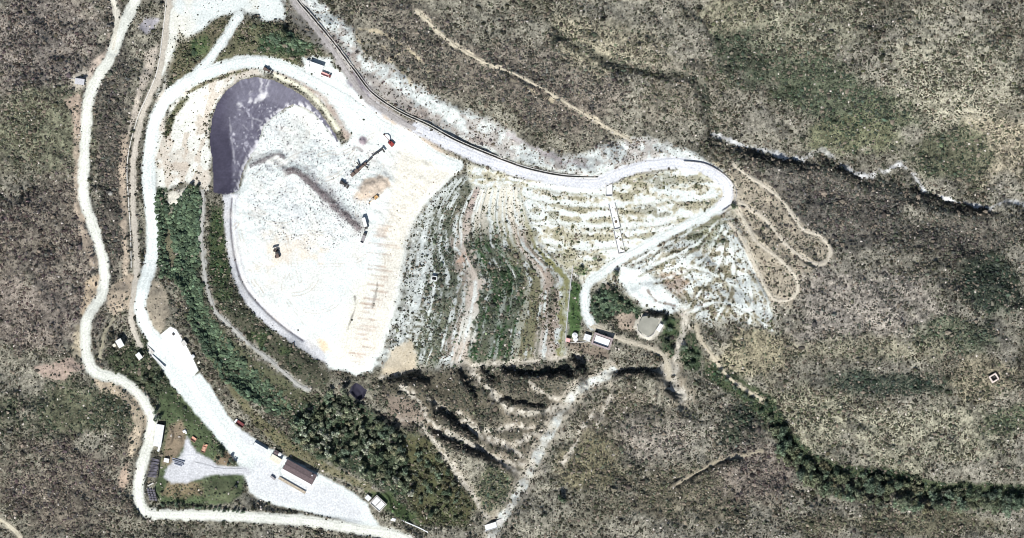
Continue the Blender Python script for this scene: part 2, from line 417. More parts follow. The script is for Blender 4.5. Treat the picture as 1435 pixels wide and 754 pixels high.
# fine mottling of the bare soil between shrubs: stones, dry grass, litter
sp = fbm(U, V, 4.2, 71, 2, 0.7)
sp2 = hash2(np.arange(NU)[None, :] + 0 * U.astype(int), np.arange(NV)[:, None] + 0 * U.astype(int), 5)
G *= (0.60 + 0.72 * sstep(0.25, 0.8, sp) + 0.62 * (sp2 - 0.5) + 0.28 * (sp2 > .94))[..., None]
lum = G.mean(-1, keepdims=True); G[...] = (lum + (G - lum) * .85) * np.array([.945, .995, .93])
G *= (1 - .05 * sstep(900, 300, U))[..., None]
G *= 1 + (np.array([.975, .97, .99]) - 1) * sstep(800, 1100, U)[..., None]

def paint(mask, col, dens=None, shrub=None):
    mix(G, mask, col)
    if dens is not None:
        DENS[...] = DENS * (1 - mask) + dens * mask
    if shrub is not None:
        mix(BC, mask, shrub)

def area(poly, soft=3.0, grow=0.0, smooth=False, wob=1.0):
    return sstep(-soft, soft, sdist_poly(poly, 30, smooth) + WOB * wob + grow)

def line(pts, wd, soft=2.0, wob=0.6, smooth=True):
    d, _ = sdist_line(pts, wd + 14, smooth)
    return sstep(soft, -soft, d - wd / 2 + WOB * wob)

WHITE = np.array([0.537, 0.578, 0.560])
WARM = np.array([0.575, 0.555, 0.475])
LILAC = np.array([0.42, 0.43, 0.445])
spk = (0.86 + 0.28 * (sp2 - 0.3) * sstep(.3, .7, sp))[..., None]

# green thicket ground, strips between path and landfill
paint(area(THICKET, 4, 0, False, 1.5), T(84, 100, 76), .6, T(66, 88, 60))
paint(area([(220,300),(238,296),(250,320),(254,380),(246,392),(226,384)], 5, 0, False, 1.5) * .8, T(134, 128, 106) * (.7 + .6 * sp[..., None]), .5, T(96, 98, 74))
paint(area(BROWNSTRIP, 4), T(104, 106, 84), .75, T(78, 86, 62))
m = area(MIDSTRIP, 3)
paint(m, T(92, 92, 78), .9, T(68, 78, 56))
paint(m * sstep(.45, .6, N40), T(82, 94, 66), .8, T(54, 74, 46))
# cut slopes, upper yards
paint(area(NEBANK, 5, 0, False, 1.4), WHITE * .86 * (0.62 + .66 * sp[..., None]), .26, T(122, 114, 104))
nk = area(NEBANK, 5) * sstep(.5, .62, N40 * .5 + N3 * .5)
paint(nk * .7, T(176, 166, 158), .5, T(104, 98, 84))
m = area([(440,35),(480,70),(505,105),(540,140),(580,165),(640,190),(690,205),(640,178),(590,150),(550,120),(510,95),(480,55)], 5, 0, False, 1.6)
paint(m * .75, T(158, 146, 138), .5, T(104, 94, 86))
m = line([(408,-10),(432,22),(462,60),(490,102),(515,134)], 15, 4, 1.4)
paint(m * .8, T(186, 182, 178) * (.7 + .6 * sp[..., None]), .3, T(104, 100, 92))
m = area([(486,100),(500,98),(520,122),(548,152),(580,172),(610,188),(640,206),(628,212),(590,192),(556,174),(525,150),(505,128)], 4, 0, False, 1.3)
paint(m * .85, T(158, 150, 146) * (.7 + .6 * sp[..., None]), .35, T(100, 94, 86))
paint(area([(492,100),(504,102),(522,128),(512,132),(498,116)], 3) * .8, T(112, 108, 118), .2)
for q in ([(500,40),(530,45),(560,60),(590,85),(602,104)], [(566,72),(546,84),(556,94),(566,104),(576,118)], [(500,44),(502,58),(530,62),(545,70)], [(700,100),(735,122),(775,142)], [(1000,228),(1040,242),(1062,262),(1085,285)]):
    paint(line(q, 2.6, 1.6, .9) * .75, T(206, 194, 166), .25)
m = area([(690,178),(740,205),(790,228),(832,236),(800,225),(760,212),(715,188)], 4)
paint(m * .6, T(196, 186, 190), .2)
paint(area(TOPPALE, 4), WHITE * .97, .05)
paint(area([(250,40),(262,54),(285,42),(297,30),(312,22),(332,22),(322,42),(300,75),(280,98),(262,112),(240,118),(236,95),(246,72)], 4), T(122, 118, 96), .75, T(84, 88, 62))
paint(area([(268,58),(290,48),(296,66),(280,82),(266,80)], 5), T(98, 112, 78), .8, T(66, 88, 54))
paint(area([(345,32),(385,30),(400,35),(430,60),(460,80),(440,76),(424,80),(420,92),(390,84),(360,78),(330,80),(300,92),(310,75)], 4), T(116, 116, 92), .75, T(84, 90, 62))
paint(area([(360,50),(400,45),(440,62),(430,78),(400,78),(365,72)], 6), T(74, 92, 68), .85, T(50, 72, 46))
paint(area([(395,0),(430,28),(450,55),(468,80),(455,72),(430,50),(408,28)], 4), T(130, 128, 122), .35, T(80, 80, 66))
paint(area(LEFTPALE, 3.5), (WHITE * .5 + WARM * .5) * (0.88 + .25 * sp[..., None]), .1, T(100, 94, 70))
m = area(LEFTPALE, 4) * sstep(.50, .60, vnoise((U * .8 + V * .3) / 7, (V - U * .4) / 18, 1.0, 611) * .6 + N3 * .42)
paint(m * .6, T(214, 196, 176), .25)
paint(area(TOPPALE, 8) * sstep(.45, .6, N40) * .6, WARM * 1.0, .03)
m = line([(262,130),(285,118),(310,108),(345,97)], 5, 2)
paint(m, T(140, 136, 110), .8, T(84, 86, 60))
paint(line([(234,185),(240,165),(250,150),(262,138)], 9, 3), T(118, 118, 92), .85, T(72, 80, 52))
paint(area([(236,215),(262,205),(275,220),(262,240),(240,235)], 5) * .4, T(206, 190, 172), .1)
paint(area([(218,262),(234,262),(240,290),(224,310),(218,300)], 3), T(70, 88, 66), .9, T(44, 66, 42))
paint(area([(232,272),(262,262),(268,275),(250,288),(236,285)], 4), WARM * .95, .1)
paint(area(NORTHYARD, 4), WHITE * 1.0, .01)
paint(area([(512,128),(540,152),(580,182),(560,180),(530,165),(515,150)], 4) , LILAC * .9, .05)
paint(area([(535,160),(555,172),(600,198),(640,225),(618,228),(590,205),(560,190)], 4), T(206, 192, 176), .18, T(120, 110, 84))
paint(area([(485,108),(500,118),(515,128),(520,140),(500,130),(486,118)], 4), T(150, 146, 156), .2)
# waste deck
wz = (0.80 + .34 * sp)[..., None] * np.ones(3)
paint(area(WASTE, 3), WHITE * 1.04, .0)
m = area([(372,172),(400,158),(440,168),(470,200),(500,235),(520,270),(505,330),(470,350),(420,345),(360,330),(345,290),(350,240)], 10)
litter_m = m.copy()
G[...] = np.where(m[..., None] > 0.02, G * (1 - m[..., None]) + WHITE * 1.06 * (1 - .55 * (sp2 > .86) * (sp > .42))[..., None] * m[..., None], G)
paint(litter_m * sstep(.48, .66, fbm(U, V, 9, 911, 3)) * .3, T(214, 214, 220), 0)
m = area([(362,330),(400,320),(470,340),(500,350),(495,400),(440,395),(400,398),(372,400),(350,360)], 14, 0, False, 1.5) * sstep(.38, .62, N40 * .7 + N3 * .3)
paint(m * .75, np.array([.575, .505, .415]), .0)
m = area([(500,395),(525,385),(515,450),(495,505),(470,505),(480,450)], 14, 0, False, 1.5)
paint(m * .6, np.array([.59, .55, .44]), .0)
paint(area([(446,476),(458,478),(462,492),(450,494)], 5) * .8, np.array([.58, .44, .28]), 0)
m = area([(560,205),(620,228),(640,240),(600,275),(572,330),(555,420),(535,490),(500,520),(495,490),(520,430),(540,340),(548,260)], 8)
paint(m * .9, np.array([.565, .545, .475]) * (0.92 + .16 * sp[..., None]), .02, T(150, 130, 100))
# short reddish-brown wash streaks beside the deck
for k in range(26):
    uu = 540 - (k * 8.0) * 0.19 + random.uniform(-8, 8); vv = 318 + k * 7.6 + random.uniform(-3, 3)
    ln = random.uniform(8, 26)
    if 335 < vv < 385: ln *= 1.5
    m = line([(uu - ln * .35, vv - 1), (uu + ln * .65, vv + ln * .08)], random.uniform(1.2, 3.2), 1.4, .35, False)
    paint(m * random.uniform(.35, .8), T(184, 150, 128), 0)
paint(area([(530,318),(545,318),(540,332),(526,334)], 4) * .5, T(206, 176, 150), 0)
for ln in ([(497,415),(499,428),(493,445),(487,462)], [(529,395),(527,410),(522,430)], [(575,345),(574,380),(570,420),(566,440)]):
    paint(line(ln, 2.2, 1.2, .5) * .7, T(120, 112, 104), .3, T(90, 90, 74))
paint(area(RING, 2.5, 0, False, .5), LILAC * (0.92 + .25 * sp[..., None]), .02)
paint(line([(325,278),(323,310),(326,345),(335,385),(350,412),(376,440),(400,460),(424,477)], 2.0, 1.0, .2), T(150, 146, 152), .1, T(90, 90, 80))
paint(line([(328,280),(327,312),(331,345),(340,383),(355,410),(381,437)], 1.6, 1.0, .2), WHITE, 0)
deck = np.minimum(sstep(0, 10, sdist_poly(WASTE, 20)) + sstep(0, 8, sdist_poly(NORTHYARD, 20)), 1)
for k in range(46):
    u0 = random.uniform(330, 620); v0 = random.uniform(100, 480)
    a0 = random.uniform(0, 6.28); q = [(u0, v0)]
    for _ in range(5):
        a0 += random.uniform(-.5, .5); q.append((q[-1][0] + 16 * math.cos(a0), q[-1][1] + 16 * math.sin(a0)))
    d_, _t = sdist_line(q, 8)
    tw = sstep(1.1, .3, np.abs(d_ - 2.2)) * deck * sstep(.3, .6, N3)
    paint(tw * random.uniform(.25, .6), T(206, 190, 172), 0)
paint(area(WASTE, 6) * sstep(.5, .72, fbm(U, V, 20, 811, 4)) * .35, np.array([.50, .475, .43]), 0)
# scar of dark waste
msc = sstep(3, -2, np.abs(dsc) - 4.5 + (N3 - .5) * 7) * sstep(0, 14, tsc)
msb = sstep(2, -1, dsb - 2 + (N3 - .5) * 5)
paint(msc * .9, T(112, 98, 100) * (0.55 + .9 * sp[..., None]), 0)
msc2 = sstep(4, -4, np.abs(dsc) - 13 + (N3 - .5) * 12) * (.35 + .5 * (sp2 > .7)) * (tsc > 35)
paint(msc2 * .6, T(150, 142, 144), 0)
paint(msb * .8, T(130, 122, 124), 0)
paint(area([(500,262),(510,252),(530,246),(548,246),(548,262),(530,274),(512,282),(497,276)], 4) * .9, T(214, 196, 176) * (0.8 + .4 * sp[..., None]), 0)
paint(sstep(2, -2, np.hypot(U - 509, V - 197) - 6 + WOB * .4), T(190, 176, 182), 0)
for q in ([(494,210),(500,206),(508,212)], [(486,222),(496,224),(500,220)], [(515,214),(520,224),(526,226)]):
    paint(line(q, 2, 1.5, .6) * .7, T(150, 140, 140), 0)
# brown berm outside the pit rim, yellow rim
paint(line([(385,99),(420,113),(450,136),(470,162),(486,188)], 9, 4, 1.0) * .85, T(204, 186, 172), .04)
paint(line([(384,105),(414,118),(440,137),(460,160),(474,182)], 5.5, 2.5, .5) * .9, np.array([.58, .58, .46]), 0)
# capped slope, band by band
band_n = vnoise(SS * 34, V / 26.0, 1.0, 88) * .5 + vnoise(SS * 70, V / 12.0, 1.0, 89) * .3 + sp * .35
top = sstep(350, 270, V + WOB)
def sband(a, b, col, dens, shrub, thr=None, soft=.012, vmask=1.0):
    m = sstep(a - soft, a + soft, SS + (N3 - .5) * .07 + (N2 - .5) * .03) * sstep(b + soft, b - soft, SS + (N3 - .5) * .07 + (N2 - .5) * .03) * in_slope * vmask
    if thr is not None:
        m = m * sstep(thr - .07, thr + .07, band_n)
    paint(m, col, dens, shrub)
gD, gM, gO = T(100, 107, 92), T(116, 120, 100), T(134, 132, 106)
sD, sM, sO = T(74, 84, 66), T(84, 92, 72), T(100, 102, 76)
paint(in_slope, WHITE * .78 * (0.6 + .7 * sp[..., None]), .3, T(96, 98, 80))
sband(0, .17, T(126, 124, 110), .6, T(70, 78, 62), .56)
sband(.15, .335, gD, .8, sD, .46)
sband(.15, .335, gM, .7, sM, .62, .012, sstep(400, 440, V))
sband(.33, .39, T(150, 142, 132), .4, sM, .55)
sband(.385, .475, T(206, 196, 184), .15, sM)
sband(.39, .48, T(224, 224, 214), .05, sM, None, .01, sstep(420, 450, V) * sstep(485, 465, V))
sband(.475, .73, gD, .85, sD, .36)
sband(.475, .73, T(66, 90, 60), .85, T(48, 74, 44), .62)
sband(.72, .84, gO, .6, sO, .42)
sband(.83, .95, T(170, 158, 146), .5, T(86, 84, 64), .48)
sband(.95, 1.0, T(140, 140, 100), .2, sO)
sband(.05, .45, T(112, 114, 98), .7, T(66, 76, 60), .44, .03, top)
sband(.43, .62, T(200, 184, 176), .3, T(110, 104, 92), .42, .03, top)
sband(.5, 1.0, WARM * .9, .22, T(92, 96, 66), .40, .03, top)
paint(area([(655,262),(668,244),(682,226),(690,244),(676,258)], 5), T(106, 110, 92), .85, T(70, 80, 60))
paint(area([(640,365),(652,352),(656,366),(648,376)], 2) * .8, T(200, 172, 152), 0)
ln1 = vnoise(SS * 58, V / 70.0, 1.0, 97); ln2 = vnoise(SS * 58, V / 16.0, 1.0, 99)
m = in_slope * sstep(.56, .70, ln1 * .52 + ln2 * .22 + N3 * .14 + sp * .14) * (.8 - .55 * sstep(.45, .5, SS) * sstep(300, 350, V))
paint(m, WHITE * .93 * (.8 + .35 * sp[..., None]), .12)
ln3 = vnoise(SS * 52 + 31, V / 60.0, 1.0, 101)
m = in_slope * sstep(.60, .74, ln3 * .6 + N3 * .2 + sp * .2) * .7
paint(m, T(104, 106, 90), .75, T(78, 84, 66))
m = in_slope * sstep(.34, .06, SS + (N3 - .5) * .25) * .7
paint(m * sstep(.4, .6, sp), WHITE * .95, .25)
# eastern pale ground
me = area(EASTPALE, 4)
paint(me, WHITE * .985 * (0.9 + .16 * sp[..., None]), .05, T(110, 108, 84))
nb = vnoise((U + V * .3) / 24.0, (V - U * .12) / 6.0, 1.0, 131) * .36 + N3 * .36 + sp * .34 + (N40 - .5) * .3
paint(me * sstep(.50, .62, nb) * .7, T(218, 208, 180), .3, T(118, 118, 90))
paint(me * sstep(.62, .74, nb) * .8, T(156, 152, 122), .6, T(98, 102, 72))
for (u, v, ru, rv) in [(935,254,22,9),(900,250,14,6),(975,250,9,4),(900,296,20,5),(930,300,12,4),(850,318,10,5),(845,310,8,6),(910,330,12,5),(876,352,9,6),(800,345,8,10),(790,360,14,10),(750,300,6,10),(745,330,8,8),(812,378,9,8),(838,362,8,6),(775,300,9,4),(800,292,6,4)]:
    d = np.hypot((U - u) / ru, (V - v) / rv) + (N3 - .5) * 2.2 + (sp - .5) * 1.0
    paint(sstep(1.25, .5, d) * .75, T(152, 148, 122), .7, T(96, 100, 70))
paint(sstep(1.1, .6, np.hypot((U - 814) / 10, (V - 377) / 9) + (N3 - .5)), T(92, 122, 70), .6, T(66, 100, 50))
ct = V - 232 - 10 * np.sin((U - 740) / 60.0) + (N3 - .5) * 7
bt = vnoise(ct / 5.2, U / 90.0, 1.0, 151)
paint(me * sstep(.60, .74, bt * .7 + N3 * .16 + sp * .2) * .85, T(186, 182, 156), .4, T(112, 112, 86))
mh = area([(1018,236),(1050,240),(1090,268),(1128,318),(1160,335),(1168,358),(1150,376),(1125,380),(1122,410),(1105,428),(1085,424),(1088,440),(1060,400),(1030,320),(1015,292)], 6, 0, False, 1.5)
paint(mh * .8, T(190, 180, 160) * (.66 + .66 * sp[..., None]), .55, T(96, 94, 78))
# bleached rocky slope
ms = area(SOUTHPALE, 10, -3, False, 2.2)
paint(ms, WHITE * .90 * (0.7 + .55 * sp[..., None]), .30, T(112, 106, 86))
arc = np.hypot(U - 1010, V - 470)
nd1 = vnoise(arc / 6.0, np.arctan2(V - 470, U - 1010) * 7, 1.0, 141)
nd2 = vnoise((U - V * .7) / 6.0, (V + U * .7) / 20.0, 1.0, 142)
nd = (nd1 * sstep(420, 380, V) + nd2 * sstep(380, 420, V)) * .40 + N3 * .34 + sp * .32
paint(ms * sstep(.46, .56, nd) * .8, T(194, 186, 162), .4, T(108, 106, 84))
paint(ms * sstep(.53, .64, nd) * .85, T(136, 130, 106), .65, T(92, 92, 68))
paint(area([(868,372),(900,376),(930,400),(950,420),(968,436),(940,440),(910,432),(885,415),(870,395)], 5) * sstep(.3, .42, nd + .08), WHITE * 1.03, .03)
paint(area([(925,385),(950,380),(965,395),(955,415),(935,408)], 5) * .8, T(170, 150, 132), .5, T(100, 88, 70))
paint(line([(908,408),(918,420),(930,425),(945,428)], 3, 1.5, .7) * .8, T(136, 118, 108), .3)
paint(area([(955,318),(1000,302),(1018,312),(1015,340),(985,345),(960,335)], 7, 0, False, 1.6) * .7, T(130, 134, 108), .6, T(84, 94, 68))
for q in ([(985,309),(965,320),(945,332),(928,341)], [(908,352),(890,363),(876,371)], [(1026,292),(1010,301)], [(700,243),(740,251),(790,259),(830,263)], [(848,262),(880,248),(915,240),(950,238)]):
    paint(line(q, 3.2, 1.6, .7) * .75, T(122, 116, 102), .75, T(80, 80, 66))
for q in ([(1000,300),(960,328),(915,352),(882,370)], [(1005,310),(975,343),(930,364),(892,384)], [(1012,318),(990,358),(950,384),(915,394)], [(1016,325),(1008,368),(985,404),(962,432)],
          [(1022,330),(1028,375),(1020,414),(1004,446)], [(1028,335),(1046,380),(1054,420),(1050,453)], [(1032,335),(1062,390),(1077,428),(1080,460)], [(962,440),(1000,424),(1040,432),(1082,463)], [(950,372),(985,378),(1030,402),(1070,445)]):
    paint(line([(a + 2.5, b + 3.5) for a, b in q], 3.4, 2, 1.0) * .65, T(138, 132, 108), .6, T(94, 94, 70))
    paint(line(q, 3.6, 1.8, .8) * .8, WHITE * .98, .04)
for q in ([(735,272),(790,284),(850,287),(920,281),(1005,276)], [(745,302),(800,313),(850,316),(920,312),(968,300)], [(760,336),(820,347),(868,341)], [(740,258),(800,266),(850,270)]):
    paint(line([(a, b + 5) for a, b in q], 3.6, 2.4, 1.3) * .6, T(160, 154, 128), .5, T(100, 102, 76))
    paint(line(q, 6.5, 2.5, 1.0) * .8, WHITE * .99, .02)
# around the pond and the concrete tank
paint(area([(800,395),(812,392),(816,420),(815,450),(812,470),(795,475),(797,440)], 2.5), T(84, 108, 68), .55, T(62, 92, 50))
paint(area([(822,420),(842,402),(862,405),(890,425),(900,440),(880,450),(862,440),(845,452),(828,450)], 4), T(80, 94, 74), .85, T(52, 70, 50))
paint(area([(860,440),(885,440),(895,452),(885,465),(868,462)], 3), T(178, 164, 148), .2)
paint(area([(922,440),(950,445),(960,455),(955,470),(935,470),(922,462)], 4), T(82, 98, 70), .8, T(54, 78, 48))
paint(area([(948,470),(975,468),(985,500),(978,520),(958,515),(950,495)], 4), T(74, 88, 66), .85, T(46, 68, 42))
paint(area([(925,470),(945,478),(945,500),(932,500)], 4), T(76, 88, 66), .85, T(46, 66, 42))
paint(area([(900,442),(923,445),(926,458),(918,468),(908,474),(896,468),(893,455)], 2, 3), T(222, 218, 204), .0)
paint(area([(795,475),(830,482),(858,494),(852,505),(815,495),(790,485)], 4), T(150, 138, 124), .5, T(80, 78, 64))
# streams and gullies
paint(area([(520,560),(560,530),(640,515),(720,505),(815,505),(850,520),(815,545),(790,570),(760,620),(720,660),(690,640),(640,640),(600,610),(560,590)], 8, 0, False, 2) * .75, T(96, 92, 80), .85, T(70, 74, 62))
paint(sstep(2, -3, dS - 6.5 + WOB * 1.1), WHITE * .86 * (0.6 + .8 * sp[..., None]), .08, T(110, 108, 96))
paint(sstep(6, -4, dS - 15 + WOB * 2.4) * .6 * sstep(.3, .55, N3 * .6 + sp * .4), T(190, 184, 170) * (.7 + .6 * sp[..., None]), .3)
paint(sstep(2, -2, np.abs(dS - 11) - 1.5 + WOB) * .6, T(200, 192, 176), .2)
for g, wd in GULLIES:
    paint(line(g, wd * 2.8, 6, 2.2) * .6, T(160, 150, 132), .4)
    paint(line(g, wd * 1.5, 4, 1.6) * sstep(.2, .5, N3 * .6 + sp * .4) * .9, T(216, 211, 198) * (0.6 + .8 * sp[..., None]), .22)
paint(area([(540,556),(565,556),(590,570),(596,590),(570,598),(545,585)], 5) * .7, T(156, 142, 130), .35)
paint(area([(548,490),(575,478),(585,500),(580,518),(550,524),(535,524)], 4) * .9, T(214, 202, 178), .04)
paint(sstep(5, -4, dD - 5 + WOB * 1.4) * .8, T(98, 100, 88), .95, T(58, 64, 54))
paint(sstep(2.5, -2.5, dN - 2.2 + WOB * 1.2) * (.35 + .65 * sstep(.3, .5, N40)), np.array([.48, .49, .485]) * (0.5 + .95 * sp[..., None]), .08)
paint(area([(1040,208),(1075,220),(1110,234),(1160,232),(1200,252),(1240,250),(1280,270),(1330,290),(1385,300),(1385,306),(1320,300),(1270,282),(1210,262),(1150,240),(1100,240),(1050,222)], 4) * .85, T(84, 86, 80), .95, T(46, 52, 48))
paint(sstep(4, -4, dE - 14 + WOB), T(84, 94, 70), .8, T(54, 72, 48))
paint(np.clip(BANKSHADE, 0, 1) * .8, T(84, 80, 72), .9, T(56, 58, 50))  # shade of the north-facing banks painted into soil and shrub colour
# banks beside the west road, quarried patches
for pl, cc in [([(108,104),(124,100),(134,112),(124,124),(104,126),(98,116)], T(224, 216, 200)), ([(92,140),(112,130),(118,160),(116,190),(104,188),(100,160)], T(206, 186, 168)),
               ([(104,190),(115,195),(112,280),(120,320),(132,350),(140,380),(128,372),(112,330),(104,290)], T(204, 188, 168)), ([(150,70),(156,30),(152,60),(140,90),(125,105),(128,88)], T(222, 206, 190)),
               ([(122,390),(140,385),(140,415),(124,440),(114,440),(116,410)], T(220, 200, 172)), ([(104,470),(118,440),(119,500),(100,500)], T(210, 198, 172)), ([(50,515),(100,500),(120,515),(90,530),(60,530)], T(196, 176, 162)),
               ([(130,530),(165,536),(188,552),(200,570),(190,575),(170,556),(140,545)], T(210, 194, 170)), ([(184,575),(204,572),(206,590),(200,610),(188,640),(178,640),(182,615),(190,595)], T(224, 208, 182)),
               ([(168,655),(180,648),(180,675),(172,690),(165,686)], T(208, 186, 166)), ([(160,395),(185,382),(188,440),(176,430),(160,440),(148,425)], T(206, 190, 168)), ([(170,190),(182,190),(176,240),(178,300),(180,380),(172,400),(170,330),(166,240)], T(206, 190, 170)),
               ([(205,75),(222,62),(218,95),(200,130),(190,165),(180,188),(186,150),(198,110)], T(214, 204, 190)), ([(205,25),(222,28),(218,42),(205,46),(195,40)], T(178, 176, 184)), ([(205,390),(230,400),(238,440),(225,470),(210,455),(204,425)], T(176, 166, 148))]:
    paint(area(pl, 3, 0, False, 1.0) * .85, cc * (0.75 + .5 * sp[..., None]), .2)
# meadow and works corner in the south-west
paint(area([(205,525),(232,505),(250,540),(285,585),(325,635),(340,655),(345,690),(320,706),(225,706),(215,690),(228,640),(232,600),(220,560)], 3), T(96, 110, 80) * (.75 + .5 * sp[..., None]) * (.8 + .4 * N3[..., None]), .35, T(82, 96, 66))
paint(area([(150,500),(200,470),(230,500),(240,540),(215,560),(190,540),(160,520)], 4), T(98, 104, 82), .7, T(66, 78, 54))
paint(area([(236,596),(256,590),(262,620),(240,650),(228,652)], 4), T(152, 138, 118), .3, T(100, 96, 70))
paint(area([(302,640),(320,630),(334,648),(320,655),(302,650)], 4), T(150, 134, 112), .3, T(60, 70, 48))
paint(area([(235,672),(282,676),(286,692),(250,700),(228,692)], 4), T(146, 134, 108), .5, T(90, 92, 66))
paint(area([(286,672),(318,672),(340,690),(325,704),(288,700)], 4), T(112, 120, 92) * (.75 + .5 * sp[..., None]), .3, T(84, 98, 68))
paint(area([(296,505),(330,560),(360,600),(405,640),(480,672),(520,690),(545,715),(520,680),(470,655),(420,625),(370,590),(330,545)], 3) * .8, T(126, 122, 92), .5, T(88, 94, 60))
paint(area([(404,575),(450,560),(485,555),(520,575),(548,598),(575,625),(585,690),(560,702),(520,676),(480,655),(440,640),(408,615)], 5), T(84, 94, 74), .7, T(64, 82, 60))
paint(area([(565,615),(600,612),(640,670),(668,712),(650,738),(590,735),(570,700)], 5), T(98, 98, 72), .7, T(76, 82, 54))
paint(area([(515,690),(545,690),(575,715),(590,735),(560,728)], 4), T(90, 106, 72), .4, T(70, 92, 54))
paint(area([(560,640),(585,660),(605,700),(600,730),(660,740),(640,715),(610,680),(590,650)], 6) * .4, T(96, 110, 76), .6)
# yard
paint(area(YARD, 2, 0, False, .5), WHITE * 1.03, 0)
my = area([(345,665),(362,640),(400,668),(440,672),(480,688),(512,716),(500,732),(440,715),(390,704),(352,690)], 8)
paint(my * .8, LILAC * 1.18 * (0.9 + .2 * sp[..., None]), 0)
my = area([(330,600),(348,606),(362,624),(345,622),(332,612)], 4)
paint(my * .7, LILAC * 1.15, 0)
paint(line([(226,472),(246,500),(268,528),(285,552),(300,580)], 2.5, 2, .8) * .7, T(206, 206, 210), 0)
paint(area(HARDSTAND, 1.2, 0, False, 0), WHITE * 1.06, 0)
paint(area(GRAVEL, 2.5, 0, False, .6), LILAC * 1.05 * (0.88 + .24 * sp[..., None]), .02)
paint(area([(258,640),(266,618),(272,640),(276,660),(262,662)], 5) * .5, LILAC * 1.35, 0)
# roads: the ground under and beside each
ROADCOL = {'west_road': WHITE * np.array([1.05, 1.0, .93]), 'main_road': WHITE * 1.08, 'north_track': WHITE * .98, 'side_track': WARM * .95, 'upper_track': T(218, 211, 197), 'ditch_road': np.array([.53, .545, .575]), 'bank_track': T(190, 186, 184),
           'slope_road': WHITE * 1.0, 'pond_track': T(214, 206, 186), 'hill_path': T(230, 220, 196), 'hairpin_path': T(230, 221, 202), 'zigzag_path': T(230, 221, 202), 'ravine_path': T(222, 212, 188),
           'corner_path': T(228, 220, 196), 'thicket_path': T(196, 196, 190), 'ridge_path': T(190, 180, 158), 'yard_track': LILAC * 1.15, 'hut_track': T(190, 184, 160)}
ROAD_D = {}
for nm, (pts, wd) in ROADS.items():
    d, t = sdist_line(pts, wd / 2 + 16)
    ROAD_D[nm] = (d, t)
    k = .55 if wd > 6 else .75
    paint(sstep(3.5, -1.0, d - wd / 2 - (1.5 if wd > 6 else 0) + WOB * k), ROADCOL[nm] * .92, .05 if wd > 4.5 else .3)
for v0, v1 in [(140, 200), (200, 270)]:
    pass
CLEAR = np.zeros(U.shape)     # no shrubs on carriageways
for nm, (pts, wd) in ROADS.items():
    CLEAR = np.maximum(CLEAR, (ROAD_D[nm][0] < wd / 2 - .3) * (1.0 if wd > 4.5 else .45))
CLEAR = np.maximum(CLEAR, sdist_line(ROADS['thicket_path'][0], 8)[0] < 1.0)
for poly in (YARD, GRAVEL, HARDSTAND, LINER):
    CLEAR = np.maximum(CLEAR, sdist_poly(poly, 3) > -1)
for a in [(838,478,16,9),(912,458,13,13),(812,473,16,6),(167,480,7,6),(195,498,5,5),(224,610,7,17),(214,655,12,18),(212,692,9,11),(1392,530,6,6),(609,388,6,6),(530,705,14,13),(287,628,5,8),(271,615,5,5),(501,549,12,11)]:
    CLEAR = np.maximum(CLEAR, np.hypot((U - a[0]) / a[2], (V - a[1]) / a[3]) < 1)
lb = BC.mean(-1, keepdims=True); BC[...] = lb + (BC - lb) * .72
DENS *= 1 - CLEAR
G = np.clip(G, 0.012, 0.72)

# ------------------------------------------------------------------ materials
MATS = {}
def mat_attr(name, attr, rough=0.95, noise=None, spec=0.2):
    m = bpy.data.materials.new(name); m.use_nodes = True
    nt = m.node_tree; b = nt.nodes['Principled BSDF']
    b.inputs['Roughness'].default_value = rough
    b.inputs['Specular IOR Level'].default_value = spec
    at_ = nt.nodes.new('ShaderNodeAttribute'); at_.attribute_name = attr
    out = at_.outputs['Color']
    if noise:
        sc_, lo, hi = noise
        tc = nt.nodes.new('ShaderNodeTexCoord')
        no = nt.nodes.new('ShaderNodeTexNoise'); no.inputs['Scale'].default_value = sc_; no.inputs['Detail'].default_value = 4
        mr = nt.nodes.new('ShaderNodeMapRange')
        mr.inputs['From Min'].default_value = .3; mr.inputs['From Max'].default_value = .7
        mr.inputs['To Min'].default_value = lo; mr.inputs['To Max'].default_value = hi
        vm = nt.nodes.new('ShaderNodeVectorMath'); vm.operation = 'SCALE'
        nt.links.new(tc.outputs['Object'], no.inputs['Vector'])
        nt.links.new(no.outputs['Fac'], mr.inputs['Value'])
        nt.links.new(out, vm.inputs[0]); nt.links.new(mr.outputs[0], vm.inputs['Scale'])
        out = vm.outputs[0]
    nt.links.new(out, b.inputs['Base Color'])
    return m
M_GROUND = mat_attr('ground_surface', 'ground_colour', .97, (0.75, .80, 1.2), .1)
M_SHRUB = mat_attr('shrub_leaves', 'leaf_colour', .9, (2.0, .75, 1.25), .15)
M_STONE = mat_attr('stone_and_litter', 'leaf_colour', .85, None, .3)

